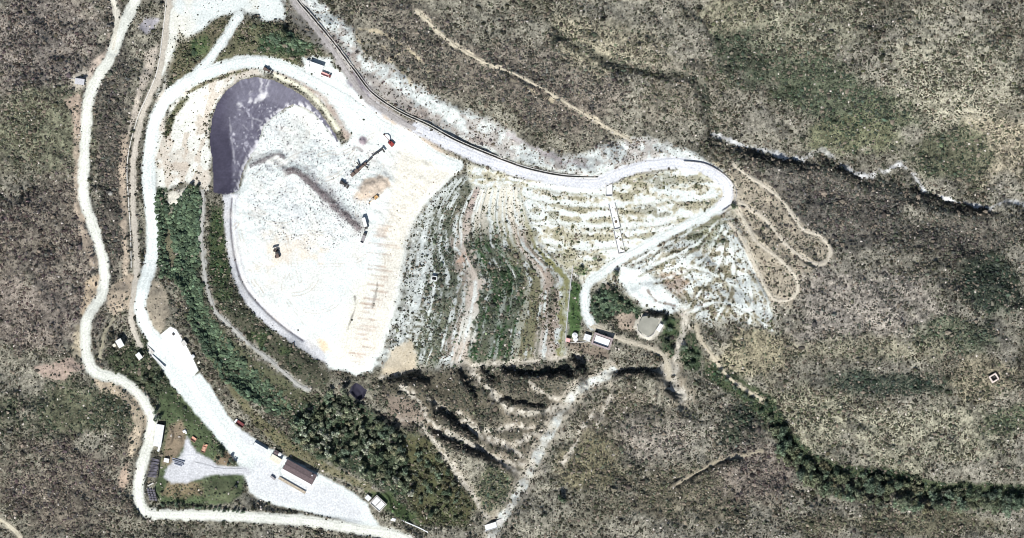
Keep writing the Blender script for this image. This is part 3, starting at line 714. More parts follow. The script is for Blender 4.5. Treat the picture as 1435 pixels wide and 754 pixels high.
def mat(name, col, rough=.7, metal=0.0, scale=1.5, amt=.15, spec=.4, stripe=None):
    """plain surface with procedural wear; stripe = (scale, depth) for profiled sheet"""
    if name in MATS: return MATS[name]
    m = bpy.data.materials.new(name); m.use_nodes = True
    nt = m.node_tree; b = nt.nodes['Principled BSDF']
    b.inputs['Roughness'].default_value = rough; b.inputs['Metallic'].default_value = metal
    b.inputs['Specular IOR Level'].default_value = spec
    tc = nt.nodes.new('ShaderNodeTexCoord')
    no = nt.nodes.new('ShaderNodeTexNoise'); no.inputs['Scale'].default_value = scale; no.inputs['Detail'].default_value = 5
    nt.links.new(tc.outputs['Object'], no.inputs['Vector'])
    ramp = nt.nodes.new('ShaderNodeValToRGB')
    c = np.array(col)
    ramp.color_ramp.elements[0].position = .3; ramp.color_ramp.elements[1].position = .7
    ramp.color_ramp.elements[0].color = (*np.clip(c * (1 - amt * 1.4), 0, 1), 1)
    ramp.color_ramp.elements[1].color = (*np.clip(c * (1 + amt), 0, 1), 1)
    nt.links.new(no.outputs['Fac'], ramp.inputs['Fac'])
    out = ramp.outputs['Color']
    nt.links.new(out, b.inputs['Base Color'])
    if stripe:
        wv = nt.nodes.new('ShaderNodeTexWave'); wv.bands_direction = 'X'
        wv.inputs['Scale'].default_value = stripe[0]
        bp = nt.nodes.new('ShaderNodeBump'); bp.inputs['Strength'].default_value = .8; bp.inputs['Distance'].default_value = stripe[1]
        nt.links.new(tc.outputs['Object'], wv.inputs['Vector']); nt.links.new(wv.outputs['Fac'], bp.inputs['Height'])
        nt.links.new(bp.outputs['Normal'], b.inputs['Normal'])
    MATS[name] = m
    return m

# ------------------------------------------------------------------ mesh helpers
def np_mesh(name, verts, faces, material, cols=None, attr='ground_colour', kind=None, smooth=False, parent=None):
    """faces: (n, k) index array of equal-sided faces"""
    me = bpy.data.meshes.new(name)
    verts = np.ascontiguousarray(verts, np.float32); faces = np.ascontiguousarray(faces, np.int32)
    n, k = faces.shape
    me.vertices.add(len(verts)); me.vertices.foreach_set('co', verts.ravel())
    me.loops.add(n * k); me.loops.foreach_set('vertex_index', faces.ravel())
    me.polygons.add(n)
    me.polygons.foreach_set('loop_start', np.arange(0, n * k, k, dtype=np.int32))
    me.polygons.foreach_set('use_smooth', np.full(n, smooth))
    if cols is not None:
        a = me.attributes.new(attr, 'FLOAT_COLOR', 'POINT')
        rgba = np.ones((len(verts), 4), np.float32); rgba[:, :3] = cols
        a.data.foreach_set('color', rgba.ravel())
    me.materials.append(material)
    me.update(calc_edges=True)
    o = bpy.data.objects.new(name, me); C.objects.link(o)
    if kind: o['kind'] = kind
    if parent: o.parent = parent
    return o

# ------------------------------------------------------------------ the ground: one sheet, fine inside the frame, coarse out to the horizon
ext = np.array([12, 30, 60, 120, 240, 480, 950, 1900, 3800, 7600], float)
gu = np.r_[fu[0] - ext[::-1], fu, fu[-1] + ext]; gv = np.r_[fv[0] - ext[::-1], fv, fv[-1] + ext]
GU, GV = np.meshgrid(gu, gv)
GH = samp(H, GU, GV); GC = samp(G, GU, GV)
outside = (GU < fu[0]) | (GU > fu[-1]) | (GV < fv[0]) | (GV > fv[-1])
GC[outside] = T(112, 106, 94) * .75
gx, gy, gz = P(GU, GV, GH)
nu, nv = len(gu), len(gv)
idx = np.arange(nu * nv).reshape(nv, nu)
quads = np.stack([idx[1:, :-1].ravel(), idx[1:, 1:].ravel(), idx[:-1, 1:].ravel(), idx[:-1, :-1].ravel()], 1)
np_mesh('ground', np.stack([gx.ravel(), gy.ravel(), gz.ravel()], 1), quads, M_GROUND, GC.reshape(-1, 3), kind='structure', smooth=True)

def drape(name, mask, lift, material, cols=None, kind='structure', skirt=True):
    """a sheet of the lattice cells inside the mask, laid a little above the ground"""
    q = mask[:-1, :-1] & mask[1:, :-1] & mask[:-1, 1:] & mask[1:, 1:]
    j, i = np.nonzero(q)
    used = np.zeros(U.shape, bool)
    for dj in (0, 1):
        for di in (0, 1):
            used[j + dj, i + di] = True
    ids = -np.ones(U.shape, int); ids[used] = np.arange(used.sum())
    f = np.stack([ids[j + 1, i], ids[j + 1, i + 1], ids[j, i + 1], ids[j, i]], 1)
    lf = lift if np.isscalar(lift) else lift[used]
    x, y, z = P(U[used], V[used], H[used] + lf)
    return np_mesh(name, np.stack([x, y, z], 1), f, material, (G if cols is None else cols)[used], kind=kind, smooth=True)

drape('yard_ground', sdist_poly(YARD, 6) + WOB * .4 > 0, .06, M_GROUND)
drape('gravel_ground', sdist_poly(GRAVEL, 6) + WOB * .5 > 0, .06, M_GROUND)
drape('landfill_ground', (sdist_poly(WASTE, 6) + WOB * .5 > 0), .05, M_GROUND)

lift = .14
for nm, (pts, wd) in ROADS.items():
    lift += .012
    p = spline(pts, 1.6)
    d = np.gradient(p, axis=0); d /= np.hypot(d[:, 0], d[:, 1])[:, None]
    nrm = np.stack([-d[:, 1], d[:, 0]], 1)
    s = np.arange(len(p)) * 1.6
    wl = wd / 2 + (fbm(s, s * 0 + 7, 14, 201, 3) - .5) * min(4.6, wd * .5)
    wr = wd / 2 + (fbm(s, s * 0 + 90, 10, 207, 3) - .5) * min(4.6, wd * .5)
    K = 9
    tt = np.linspace(-1, 1, K)
    off = np.where(tt[None, :] < 0, tt[None, :] * wl[:, None], tt[None, :] * wr[:, None])
    ru = p[:, 0:1] + nrm[:, 0:1] * off; rv = p[:, 1:2] + nrm[:, 1:2] * off
    zz = samp(H, ru, rv) + lift - .10 * (np.abs(tt)[None, :] > .99)
    base = ROADCOL[nm]
    trk = np.exp(-((np.abs(off) - wd * .22) / (wd * .09)) ** 2)
    n1 = fbm(ru, rv, 5, 301, 3); n2 = fbm(ru, rv, 26, 305, 3)
    shade = (1.03 if wd > 6 else .95) + .09 * trk - .05 + .16 * (n1 - .5) + .26 * (n2 - .5)
    if wd < 6: shade = shade * (.86 + .3 * n1)
    edge = np.clip(1.2 - np.abs(tt)[None, :] ** 4 * (.55 + .9 * n1), 0, 1)
    if wd < 5:
        edge = np.clip((1.15 - np.abs(tt)[None, :] ** 2) * sstep(.28, .58, n1 * .7 + n2 * .3), 0, .92)
    col = base[None, None, :] * shade[..., None]
    col = col * edge[..., None] + samp(G, ru, rv) * (1 - edge[..., None])
    x, y, z = P(ru, rv, zz)
    idr = np.arange(len(p) * K).reshape(len(p), K)
    f = np.stack([idr[:-1, :-1].ravel(), idr[1:, :-1].ravel(), idr[1:, 1:].ravel(), idr[:-1, 1:].ravel()], 1)
    a0 = np.cross(np.array([x[1, 0] - x[0, 0], y[1, 0] - y[0, 0]]), np.array([x[0, 1] - x[0, 0], y[0, 1] - y[0, 0]]))
    if a0 < 0: f = f[:, ::-1]
    np_mesh(nm, np.stack([x.ravel(), y.ravel(), z.ravel()], 1), f, M_GROUND, np.clip(col, .02, .74).reshape(-1, 3), kind='structure', smooth=True)

# ------------------------------------------------------------------ liners
def thing(name, label, cat, loc=(0, 0, 0), rz=0.0, group=None):
    o = bpy.data.objects.new(name, None); C.objects.link(o)
    o.empty_display_size = 1
    o.location = loc; o.rotation_euler = (0, 0, rz)
    o['label'] = label; o['category'] = cat
    if group: o['group'] = group
    return o
def tag(o, label, cat, group=None):
    o['label'] = label; o['category'] = cat
    if group: o['group'] = group
    return o

dl = sdist_poly(LINER, 8)
dark = np.array([.052, .049, .074])
dust = np.array([.118, .116, .150])
n_st = vnoise((U + V * .5) / 3.0, (V - U * .5) / 16.0, 1.0, 402) * .5 + sp * .6
n_st2 = vnoise((U * .9 - V * .4) / 2.2, (V * .9 + U * .4) / 10.0, 1.0, 403) * .5 + N2 * .6
wallm = sstep(31, 26, sdist_line([(297,290),(297,225),(292,192),(296,165),(305,146)], 60)[0] + WOB * .3)
lc = np.zeros(U.shape + (3,)); lc[...] = dark
fl = 1 - wallm
mix(lc, fl * (.35 + .5 * sstep(.3, .7, n_st)), dust)
mix(lc, fl * sstep(.76, .90, n_st) * .55, np.array([.5, .5, .54]))
mix(lc, fl * sstep(.70, .86, n_st2) * .4, np.array([.48, .48, .54]))
mix(lc, sstep(30, 24, sdist_line([(300,160),(318,132),(340,116),(360,112),(384,118),(420,135),(448,162),(470,190)], 60)[0] + WOB * .3) * sstep(0, 30, U - 305) * .8, np.array([.108, .106, .138]) * (.85 + .3 * n_st2[..., None]))
for q, w in [([(366,106),(367,120),(368,134)], 4), ([(375,107),(374,120),(373,132)], 3), ([(350,134),(352,142)], 7), ([(336,146),(338,152)], 6), ([(358,140),(364,136)], 4)]:
    mix(lc, line(q, w, 3, 1.2, False) * .6 * sstep(.25, .6, n_st), np.array([.58, .58, .6]))
for q in ([(348,165),(362,168),(366,170)], [(340,175),(355,190)], [(338,196),(352,192),(362,190)], [(322,165),(324,190),(328,220),(330,240)], [(352,160),(354,182)]):
    mix(lc, line(q, 1.0, 1.0, .5, False) * .35, np.array([.46, .46, .5]))
mix(lc, sstep(9, 2, -sdist_poly(WASTE, 20)) * sstep(.5, .6, n_st2) * .8, np.array([.58, .58, .6]))
_, tl = sdist_line([(299,272),(297,225),(292,190),(296,165),(306,142),(320,123),(340,110),(360,106),(384,111),(410,124),(430,136),(450,156),(464,176),(477,200)], 60)
lc *= (1 + .10 * sstep(1.4, .4, np.abs((tl % 9.0) - 4.5)) * (.4 + N3) + (sp2 - .5) * .16 + (N3 - .5) * .3)[..., None]
M_LINER = mat_attr('liner_sheet', 'ground_colour', .7, (.5, .9, 1.1), .12)
o = drape('pit_liner', dl + (N2 - .5) * 1.2 > 0, .10, M_LINER, lc, kind=None)
tag(o, 'dark purple grey plastic sheet lining the curved pit wall north-west of the white waste', 'liner')
lc2 = np.zeros(U.shape + (3,)); lc2[...] = np.array([.022, .021, .034])
mix(lc2, sstep(.62, .8, vnoise(U / 1.6, V / 9, 1.0, 77)) * .5, np.array([.07, .07, .095]))
o = drape('pond_liner', dpond > -1.5, .10, M_LINER, lc2, kind=None)
tag(o, 'small square dark violet sheet lining the basin at the south tip of the landfill', 'liner')

# ------------------------------------------------------------------ shrubs of the hillsides (too many to count)
def ico(sub):
    t = (1 + 5 ** .5) / 2
    v = [(-1,t,0),(1,t,0),(-1,-t,0),(1,-t,0),(0,-1,t),(0,1,t),(0,-1,-t),(0,1,-t),(t,0,-1),(t,0,1),(-t,0,-1),(-t,0,1)]
    f = [(0,11,5),(0,5,1),(0,1,7),(0,7,10),(0,10,11),(1,5,9),(5,11,4),(11,10,2),(10,7,6),(7,1,8),(3,9,4),(3,4,2),(3,2,6),(3,6,8),(3,8,9),(4,9,5),(2,4,11),(6,2,10),(8,6,7),(9,8,1)]
    v = [np.array(p) / np.linalg.norm(p) for p in v]
    for _ in range(sub):
        cache = {}; nf = []
        def mid(a, b):
            k = (min(a, b), max(a, b))
            if k not in cache:
                m = v[a] + v[b]; v.append(m / np.linalg.norm(m)); cache[k] = len(v) - 1
            return cache[k]
        for a, b, c in f:
            ab, bc, ca = mid(a, b), mid(b, c), mid(c, a)
            nf += [(a, ab, ca), (b, bc, ab), (c, ca, bc), (ab, bc, ca)]
        f = nf
    return np.array(v), np.array(f)

def scatter_mesh(name, u, v, rad, hgt, cols, sub, material, rough=.35, sink=.25, nvar=12, jitter=.22):
    bv, bf = ico(sub)
    n = len(u)
    var = np.stack([bv * (1 + RNG.uniform(-rough, rough, (len(bv), 1))) + RNG.normal(0, .06, bv.shape) for _ in range(nvar)])
    k = RNG.integers(0, nvar, n); a = RNG.uniform(0, 2 * np.pi, n)
    pv = var[k]                                   # n, m, 3
    ca, sa = np.cos(a)[:, None], np.sin(a)[:, None]
    st = RNG.uniform(.75, 1.3, n)[:, None]
    lx = (pv[..., 0] * ca - pv[..., 1] * sa) * rad[:, None] * st
    ly = (pv[..., 0] * sa + pv[..., 1] * ca) * rad[:, None] / st
    lz = (pv[..., 2] + 1 - sink * 2) * .5 * hgt[:, None]
    x, y, z = P(u, v, samp(H, u, v))
    vv = np.stack([x[:, None] + lx, y[:, None] + ly, z[:, None] + lz], -1).reshape(-1, 3)
    ff = (bf[None] + (np.arange(n) * len(bv))[:, None, None]).reshape(-1, 3)
    cc = (cols[:, None, :] * RNG.uniform(1 - jitter, 1 + jitter, (n, len(bv), 1))).reshape(-1, 3)
    return np_mesh(name, vv, ff, material, np.clip(cc, .005, .8), 'leaf_colour', 'stuff')

def jgrid(step):
    a = np.arange(-12, 1447, step); b = np.arange(-12, 766, step)
    A, B = np.meshgrid(a, b)
    return (A + RNG.uniform(-.5, .5, A.shape) * step).ravel(), (B + RNG.uniform(-.5, .5, A.shape) * step).ravel()

bu, bv_ = jgrid(2.25)
pr = samp(DENS, bu, bv_)
clump = fbm(bu, bv_, 12, 701, 3) * .6 + fbm(bu, bv_, 38, 705, 2) * .4
keep = RNG.uniform(0, 1, len(bu)) < pr * np.clip(.5 + 1.1 * sstep(.36, .62, clump), 0, 1.35)
bu, bv_ = bu[keep], bv_[keep]
rad = RNG.gamma(2.2, .2, len(bu)) + .28
rad = np.clip(rad * (.62 + .6 * clump[keep]), .28, 2.4)
rad *= np.clip(.55 + .6 * samp(DENS, bu, bv_), .5, 1.1)
bc = samp(BC, bu, bv_) * np.exp(RNG.normal(.05, .42, (len(bu), 1))) * RNG.uniform(.88, 1.12, (len(bu), 3))
dry = RNG.uniform(0, 1, len(bu)) < .16
bc[dry] = bc[dry] * .4 + T(150, 138, 124) * RNG.uniform(.7, 1.25, (dry.sum(), 1)) * .8
scatter_mesh('scrub', bu, bv_, rad, rad * RNG.uniform(.75, 1.45, len(bu)), bc, 0, M_SHRUB)
print('shrubs', len(bu))
# low dense thicket of the green strip and the dark banks
tm = np.maximum.reduce([np.minimum(sdist_poly(THICKET, 6) + WOB * 1.6, 12 - sdist_poly([(218,296),(238,292),(252,320),(256,380),(246,394),(222,384)], 14) - WOB) > 0,
      (sdist_poly([(368,44),(405,42),(440,62),(428,74),(395,70),(372,62)], 6) + WOB > 3),
      (sdist_poly([(828,424),(845,408),(862,410),(888,428),(892,438),(866,438),(845,448),(830,446)], 6) + WOB > 3)]).astype(float) * (1 - CLEAR)
tu, tv = jgrid(2.6)
keep = RNG.uniform(0, 1, len(tu)) < samp(tm, tu, tv) * (.55 + .75 * samp(N40, tu, tv))
tu, tv = tu[keep], tv[keep]
rad = RNG.gamma(4, .2, len(tu)) + .35
tc = np.where((RNG.uniform(0, 1, (len(tu), 1)) < .5), T(96, 120, 86), T(78, 102, 76)) * np.exp(RNG.normal(.05, .34, (len(tu), 1)))
tc = tc.mean(-1, keepdims=True) + (tc - tc.mean(-1, keepdims=True)) * .72
scatter_mesh('thicket', tu, tv, rad, rad * RNG.uniform(.8, 1.6, len(tu)), tc, 1, M_SHRUB, .30)
# pale stones among the shrubs and litter on the waste
su, sv = jgrid(9.0)
nat = samp(DENS, su, sv)
keep = (nat > .2) & (RNG.uniform(0, 1, len(su)) < .16)
su, sv = su[keep], sv[keep]
sr = RNG.gamma(2.2, .28, len(su)) + .2
scatter_mesh('stones', su, sv, np.clip(sr, .2, 1.05), np.clip(sr, .2, 1.05) * .8, T(214, 206, 196) * RNG.uniform(.7, 1.25, (len(su), 1)), 0, M_STONE, .3)
lu, lv = jgrid(2.6)
lm = samp(litter_m, lu, lv) * .20 + samp(msc + msb, lu, lv) * .75 + samp(msc2, lu, lv) * .8 + np.exp(-((lu - 505) / 22) ** 2 - ((lv - 222) / 20) ** 2) * .35
keep = RNG.uniform(0, 1, len(lu)) < lm * (1 - samp(CLEAR.astype(float), lu, lv))
lu, lv = lu[keep], lv[keep]
lr = RNG.uniform(.22, .62, len(lu))
onscar = samp(msc, lu, lv) > .4
lcx = np.where((RNG.uniform(0, 1, (len(lu), 1)) < .62), T(126, 118, 124), T(245, 245, 245)) * RNG.uniform(.5, 1.1, (len(lu), 1))
lcx[onscar] *= .6
scatter_mesh('litter', lu, lv, lr, lr * 1.2, lcx, 0, M_STONE, .45, .1)

# ------------------------------------------------------------------ things: a small mesh builder
class MB:
    def __init__(self): self.v = []; self.f = []
    def add(self, vs, fs):
        n = len(self.v); self.v += [tuple(p) for p in vs]; self.f += [tuple(i + n for i in f) for f in fs]; return self
    def box(self, c, s, rz=0.0, ry=0.0, taper=(1, 1)):
        """box centred at c with full sizes s; taper narrows the top"""
        vs = []
        for z, tx, ty in ((-.5, 1, 1), (.5, taper[0], taper[1])):
            for x, y in ((-.5, -.5), (.5, -.5), (.5, .5), (-.5, .5)):
                vs.append(Vector((x * s[0] * tx, y * s[1] * ty, z * s[2])))
        ca, sa, cb, sb = math.cos(rz), math.sin(rz), math.cos(ry), math.sin(ry)
        out = []
        for p in vs:
            p = Vector((p.x * cb + p.z * sb, p.y, -p.x * sb + p.z * cb))
            out.append((c[0] + p.x * ca - p.y * sa, c[1] + p.x * sa + p.y * ca, c[2] + p.z))
        return self.add(out, [(0, 3, 2, 1), (4, 5, 6, 7), (0, 1, 5, 4), (1, 2, 6, 5), (2, 3, 7, 6), (3, 0, 4, 7)])
    def beam(self, a, b, w, h=None):
        a, b = Vector(a), Vector(b); h = h or w
        d = (b - a); L = d.length
        rz = math.atan2(d.y, d.x); ry = -math.atan2(d.z, math.hypot(d.x, d.y))
        return self.box(tuple((a + b) / 2), (L, w, h), rz, ry)
    def cyl(self, a, b, r, n=14, r2=None, cap=True):
        a, b = Vector(a), Vector(b); r2 = r if r2 is None else r2
        d = (b - a).normalized(); q = d.orthogonal().normalized(); w = d.cross(q)
        vs = []
        for p, rr in ((a, r), (b, r2)):
            for k in range(n):
                t = 2 * math.pi * k / n
                vs.append(p + (q * math.cos(t) + w * math.sin(t)) * rr)
        fs = [(k, (k + 1) % n, n + (k + 1) % n, n + k) for k in range(n)]
        if cap: fs += [tuple(range(n - 1, -1, -1)), tuple(range(n, 2 * n))]
        return self.add(vs, fs)
    def prism(self, pts, z0, z1):
        n = len(pts)
        ar = sum(pts[k][0] * pts[(k + 1) % n][1] - pts[(k + 1) % n][0] * pts[k][1] for k in range(n))
        if ar < 0: pts = pts[::-1]
        vs = [(x, y, z0) for x, y in pts] + [(x, y, z1) for x, y in pts]
        return self.add(vs, [tuple(range(n - 1, -1, -1)), tuple(range(n, 2 * n))] + [(k, (k + 1) % n, n + (k + 1) % n, n + k) for k in range(n)])
    def build(self, name, material, parent=None, bevel=0.0, label=None):
        me = bpy.data.meshes.new(name); me.from_pydata(self.v, [], self.f); me.materials.append(material); me.update()
        o = bpy.data.objects.new(name, me); C.objects.link(o)
        if parent: o.parent = parent
        if bevel:
            b = o.modifiers.new('bevel', 'BEVEL'); b.width = bevel; b.segments = 2; b.limit_method = 'ANGLE'
        if label: o['label'] = label
        return o

def MB_join(a, b, m):
    j = MB().add(a.v, a.f).add(b.v, b.f)
    me = bpy.data.meshes.new('body'); me.from_pydata(j.v, [], j.f); me.materials.append(m); me.update()
    return me

def ang(dx, dy):              # direction in the photograph -> rotation about z
    return math.atan2(-dy, dx)

def sit(u, v, r=3.0):
    """ground height under a footprint"""
    return float(np.median([hz(u + a, v + b) for a in (-r, 0, r) for b in (-r, 0, r)])) - hz(u, v)

def place(name, label, cat, u, v, dirn=(1, 0), group=None, r=3.0, dz=0.06):
    return thing(name, label, cat, at(u, v, sit(u, v, r) + dz), ang(*dirn), group)

K_WHITE = mat('white_paint', (.66, .68, .68), .5)
K_CREAM = mat('cream_paint', (.60, .57, .47), .55)
K_CONC = mat('pale_concrete', (.50, .49, .46), .9, 0, .6, .2)
K_GCONC = mat('grey_concrete', (.30, .295, .285), .9, 0, .6, .25)
K_STEEL = mat('dark_steel', (.055, .052, .05), .6, .3)
K_TYRE = mat('black_rubber', (.022, .022, .023), .85)
K_GLASS = mat('dark_glass', (.03, .04, .045), .12, 0, 1, .1, .6)
K_RED = mat('red_paint', (.24, .035, .03), .5)
K_MAROON = mat('maroon_paint', (.15, .035, .035), .6)
K_ORANGE = mat('orange_skip_paint', (.50, .29, .21), .65, 0, .8, .25)
K_YELLOW = mat('yellow_machine_paint', (.50, .30, .12), .5)
K_BROWN = mat('brown_machine_paint', (.12, .085, .07), .65, 0, .9, .3)
K_GREYP = mat('grey_paint', (.26, .25, .26), .55)
K_LGREY = mat('light_grey_sheet', (.44, .44, .46), .6)
K_ROOF = mat('brown_profiled_roof', (.125, .095, .098), .75, 0, .8, .2, .3, (9, .08))
K_WROOF = mat('white_profiled_roof', (.64, .66, .66), .6, 0, .4, .12, .4, (6, .06))
K_PINK = mat('faded_pink_paint', (.62, .36, .34), .7)
K_GREEN = mat('grey_green_panel', (.22, .24, .19), .7)
K_PIPE = mat('violet_grey_pipe', (.105, .10, .125), .6, 0, .5, .3)
K_BLUE = mat('blue_grey_beam', (.20, .22, .27), .6, 0, .6, .2)
K_WOOD = mat('weathered_wood', (.28, .22, .17), .85, 0, .8, .3)
K_WATER = mat('murky_pond_water', (.27, .268, .228), .25, 0, .15, .12, .4)
K_BRICK = mat('pinkish_masonry', (.50, .40, .35), .9, 0, 1.5, .2)

# ------------------------------------------------------------------ vehicles
def wheel(root, x, y, r, w, name='wheel'):
    s = 1 if y > 0 else -1
    t = MB().cyl((x, y - w / 2, r), (x, y + w / 2, r), r, 18).build(name, K_TYRE, root, .04)
    MB().cyl((x, y + s * (w / 2 - .04), r), (x, y + s * (w / 2 + .02), r), r * .5, 12).build('rim', K_LGREY, t)

def lorry(label, u, v, dirn, L=7.2, W=2.5, body='box', bmat=None, cmat=None, group=None, H_=2.6, name='lorry'):
    """cab at +x"""
    t = place(name, label, 'lorry', u, v, dirn, group)
    cl = 1.75
    MB().box((-.1, 0, .78), (L - .4, .95, .26)).build('chassis', K_STEEL, t)
    x = L / 2 - cl / 2
    cab = MB().box((x, 0, 1.75), (cl, W - .1, 1.9), taper=(.86, .96)).build('cab', cmat or K_WHITE, t, .09)
    MB().box((x + cl * .445, 0, 2.05), (.08, W * .78, .72), ry=-.12).build('windscreen', K_GLASS, cab)
    for s in (-1, 1):
        MB().box((x + .1, s * (W / 2 - .06), 2.02), (.75, .05, .6)).build('side_window', K_GLASS, cab)
        MB().box((x + cl / 2 - .05, s * W * .43, 2.0), (.16, .3, .5)).build('mirror', K_STEEL, cab)
    bl = L - cl - .25; bx = -L / 2 + bl / 2
    if body == 'box':
        b = MB().box((bx, 0, .95 + H_ / 2), (bl, W, H_)).build('box_body', bmat or K_WHITE, t, .05)
        rb = MB()
        for k in range(5): rb.box((bx - bl * .4 + k * bl * .2, 0, .95 + H_ + .02), (.08, W - .1, .05))
        rb.build('roof_ribs', K_LGREY, b)
    else:
        m = MB(); hh = 1.35; z0 = .95
        m.box((bx, 0, z0 + .06), (bl, W, .12))
        for s in (-1, 1): m.box((bx, s * (W / 2 - .05), z0 + .12 + hh / 2), (bl, .1, hh))
        m.box((bx + bl / 2 - .06, 0, z0 + .12 + hh * .6), (.12, W - .22, hh * 1.2))
        m.box((bx - bl / 2 + .06, 0, z0 + .12 + hh / 2), (.1, W - .22, hh))
        rb = m
        for k in range(5):
            for s in (-1, 1): rb.box((bx - bl * .42 + k * bl * .21, s * (W / 2 + .04), z0 + .1 + hh / 2), (.1, .07, hh))
        rb.build('tipper_body', bmat or K_RED, t)
    for xx in (L / 2 - 1.25, -L / 2 + 2.0, -L / 2 + .95):
        for s in (-1, 1): wheel(t, xx, s * (W / 2 - .2), .5, .32)
    return t

def tracks(root, L, W, z=.95, tw=.6):
    for s in (-1, 1):
        y = s * (W / 2 - tw / 2)
        pts = [(-L / 2 + z / 2 * (1 - math.cos(a)), z / 2 - z / 2 * math.sin(a)) for a in np.linspace(math.pi / 2, -math.pi / 2, 9)]
        ring = [(-L / 2 + z / 2 - z / 2 * math.cos(a), z / 2 + z / 2 * math.sin(a)) for a in np.linspace(-math.pi / 2, math.pi / 2, 9)]
        ring += [(L / 2 - z / 2 + z / 2 * math.cos(a), z / 2 + z / 2 * math.sin(a)) for a in np.linspace(math.pi / 2, -math.pi / 2, 9)]
        n = len(ring)
        m = MB().add([(x, y - tw / 2, zz) for x, zz in ring] + [(x, y + tw / 2, zz) for x, zz in ring],
                     [(k, n + k, n + (k + 1) % n, (k + 1) % n) for k in range(n)] + [tuple(range(n)), tuple(range(2 * n - 1, n - 1, -1))])
        tr = m.build('track', K_TYRE, root)
        g = MB()
        for k in range(int(L / .35)): g.box((-L / 2 + .3 + k * .35, y, z + .02), (.09, tw + .04, .07))
        g.build('track_plates', K_STEEL, tr)

def excavator(label, u, v, dirn, pm, scale=1.0, fold=0.0, group=None):
    """arm towards +x"""
    t = place('excavator', label, 'excavator', u, v, dirn, group)
    tracks(t, 4.2, 2.9)
    MB().cyl((0, 0, .8), (0, 0, 1.15), .75, 18).build('turntable', K_STEEL, t)
    MB().box((-.75, 0, 1.75), (3.1, 2.7, 1.15)).build('engine_house', pm, t, .12)
    MB().box((-2.25, 0, 1.7), (.5, 2.6, 1.2)).build('counterweight', K_STEEL, t, .15)
    c = MB().box((.75, .82, 2.15), (1.6, 1.0, 1.9), taper=(.9, .92)).build('cab', pm, t, .08)
    MB().box((1.52, .82, 2.4), (.06, .8, 1.1)).build('windscreen', K_GLASS, c)
    MB().box((.75, 1.325, 2.4), (1.2, .05, .9)).build('side_window', K_GLASS, c)
    MB().beam((.6, -.25, 1.7), (3.1, -.25, 4.1), .5, .62).beam((2.9, -.25, 4.1), (5.2 - fold, -.25, 3.6), .46, .52).build('boom', pm, t)
    MB().beam((5.1 - fold, -.25, 3.8), (7.6 - fold, -.25, 1.6), .36, .42).build('stick', pm, t)
    MB().cyl((1.6, -.25, 1.7), (3.3, -.25, 3.6), .1, 8).cyl((3.4, -.25, 4.5), (5.3 - fold, -.25, 4.1), .09, 8).build('hydraulic_ram', K_LGREY, t)
    MB().box((7.8 - fold, -.25, 1.1), (.95, 1.15, .9), ry=.35, taper=(.7, 1)).build('bucket', K_STEEL, t)
    t.scale = (scale,) * 3
    return t

def loader(label, u, v, dirn, pm, name='wheel_loader'):
    t = place(name, label, 'loader', u, v, dirn)
    MB().box((-1.9, 0, 1.75), (2.9, 2.1, 1.3), taper=(.92, .9)).build('engine_cover', pm, t, .12)
    MB().box((.9, 0, 1.25), (2.1, 1.3, .8)).build('front_frame', pm, t, .06)
    c = MB().box((-.15, 0, 2.4), (1.5, 1.5, 1.7), taper=(.88, .9)).build('cab', pm, t, .06)
    MB().box((.6, 0, 2.55), (.06, 1.25, 1.0)).build('windscreen', K_GLASS, c)
    for s in (-1, 1):
        MB().beam((.7, s * .62, 1.9), (3.0, s * .62, .8), .24, .4).build('lift_arm', pm, t)
        for x in (-2.1, 1.4): wheel(t, x, s * 1.15, .8, .62)
    b = MB().box((3.55, 0, .28), (1.3, 2.9, .12)).box((2.95, 0, .75), (.12, 2.9, 1.0))
    for s in (-1, 1): b.box((3.45, s * 1.42, .62), (1.05, .08, .7), taper=(.7, 1))
    b.build('bucket', K_STEEL, t)
    t.scale = (1.15,) * 3
    return t

# landfill compactor alone on the deck
t = place('waste_compactor', 'dark brown spiked-wheel compactor alone on the middle of the pale waste deck', 'compactor', 388, 355, (-4.2, -17))
MB().box((-1.5, 0, 1.9), (3.6, 2.3, 1.5), taper=(.9, .9)).build('engine_cover', K_BROWN, t, .12)
MB().box((1.6, 0, 1.5), (2.0, 1.6, 1.0)).build('front_frame', K_BROWN, t, .08)
c = MB().box((.3, 0, 2.75), (1.6, 1.7, 1.9), taper=(.9, .9)).build('cab', K_STEEL, t, .06)
MB().box((1.1, 0, 2.9), (.06, 1.4, 1.1)).build('windscreen', K_GLASS, c)
for x in (-2.2, 2.1):
    for s in (-1, 1):
        y = s * 1.35
        sp_ = MB().cyl((x, y - .55, .85), (x, y + .55, .85), .75, 18)
        for k in range(10):
            a = 2 * math.pi * k / 10
            for yy in (-.35, 0, .35): sp_.box((x + math.cos(a) * .8, y + yy, .85 + math.sin(a) * .8), (.16, .16, .16), ry=-a)
        sp_.build('drum', K_STEEL, t)
t.scale = (1.2,) * 3
MB().box((4.3, 0, 1.0), (.14, 4.4, 1.6)).box((4.36, 0, 1.95), (.1, 4.2, .5)).build('blade', K_LGREY, t)
for s in (-1, 1): MB().beam((2.2, s * .9, .9), (4.2, s * .9, .9), .25, .35).build('push_arm', K_BROWN, t)

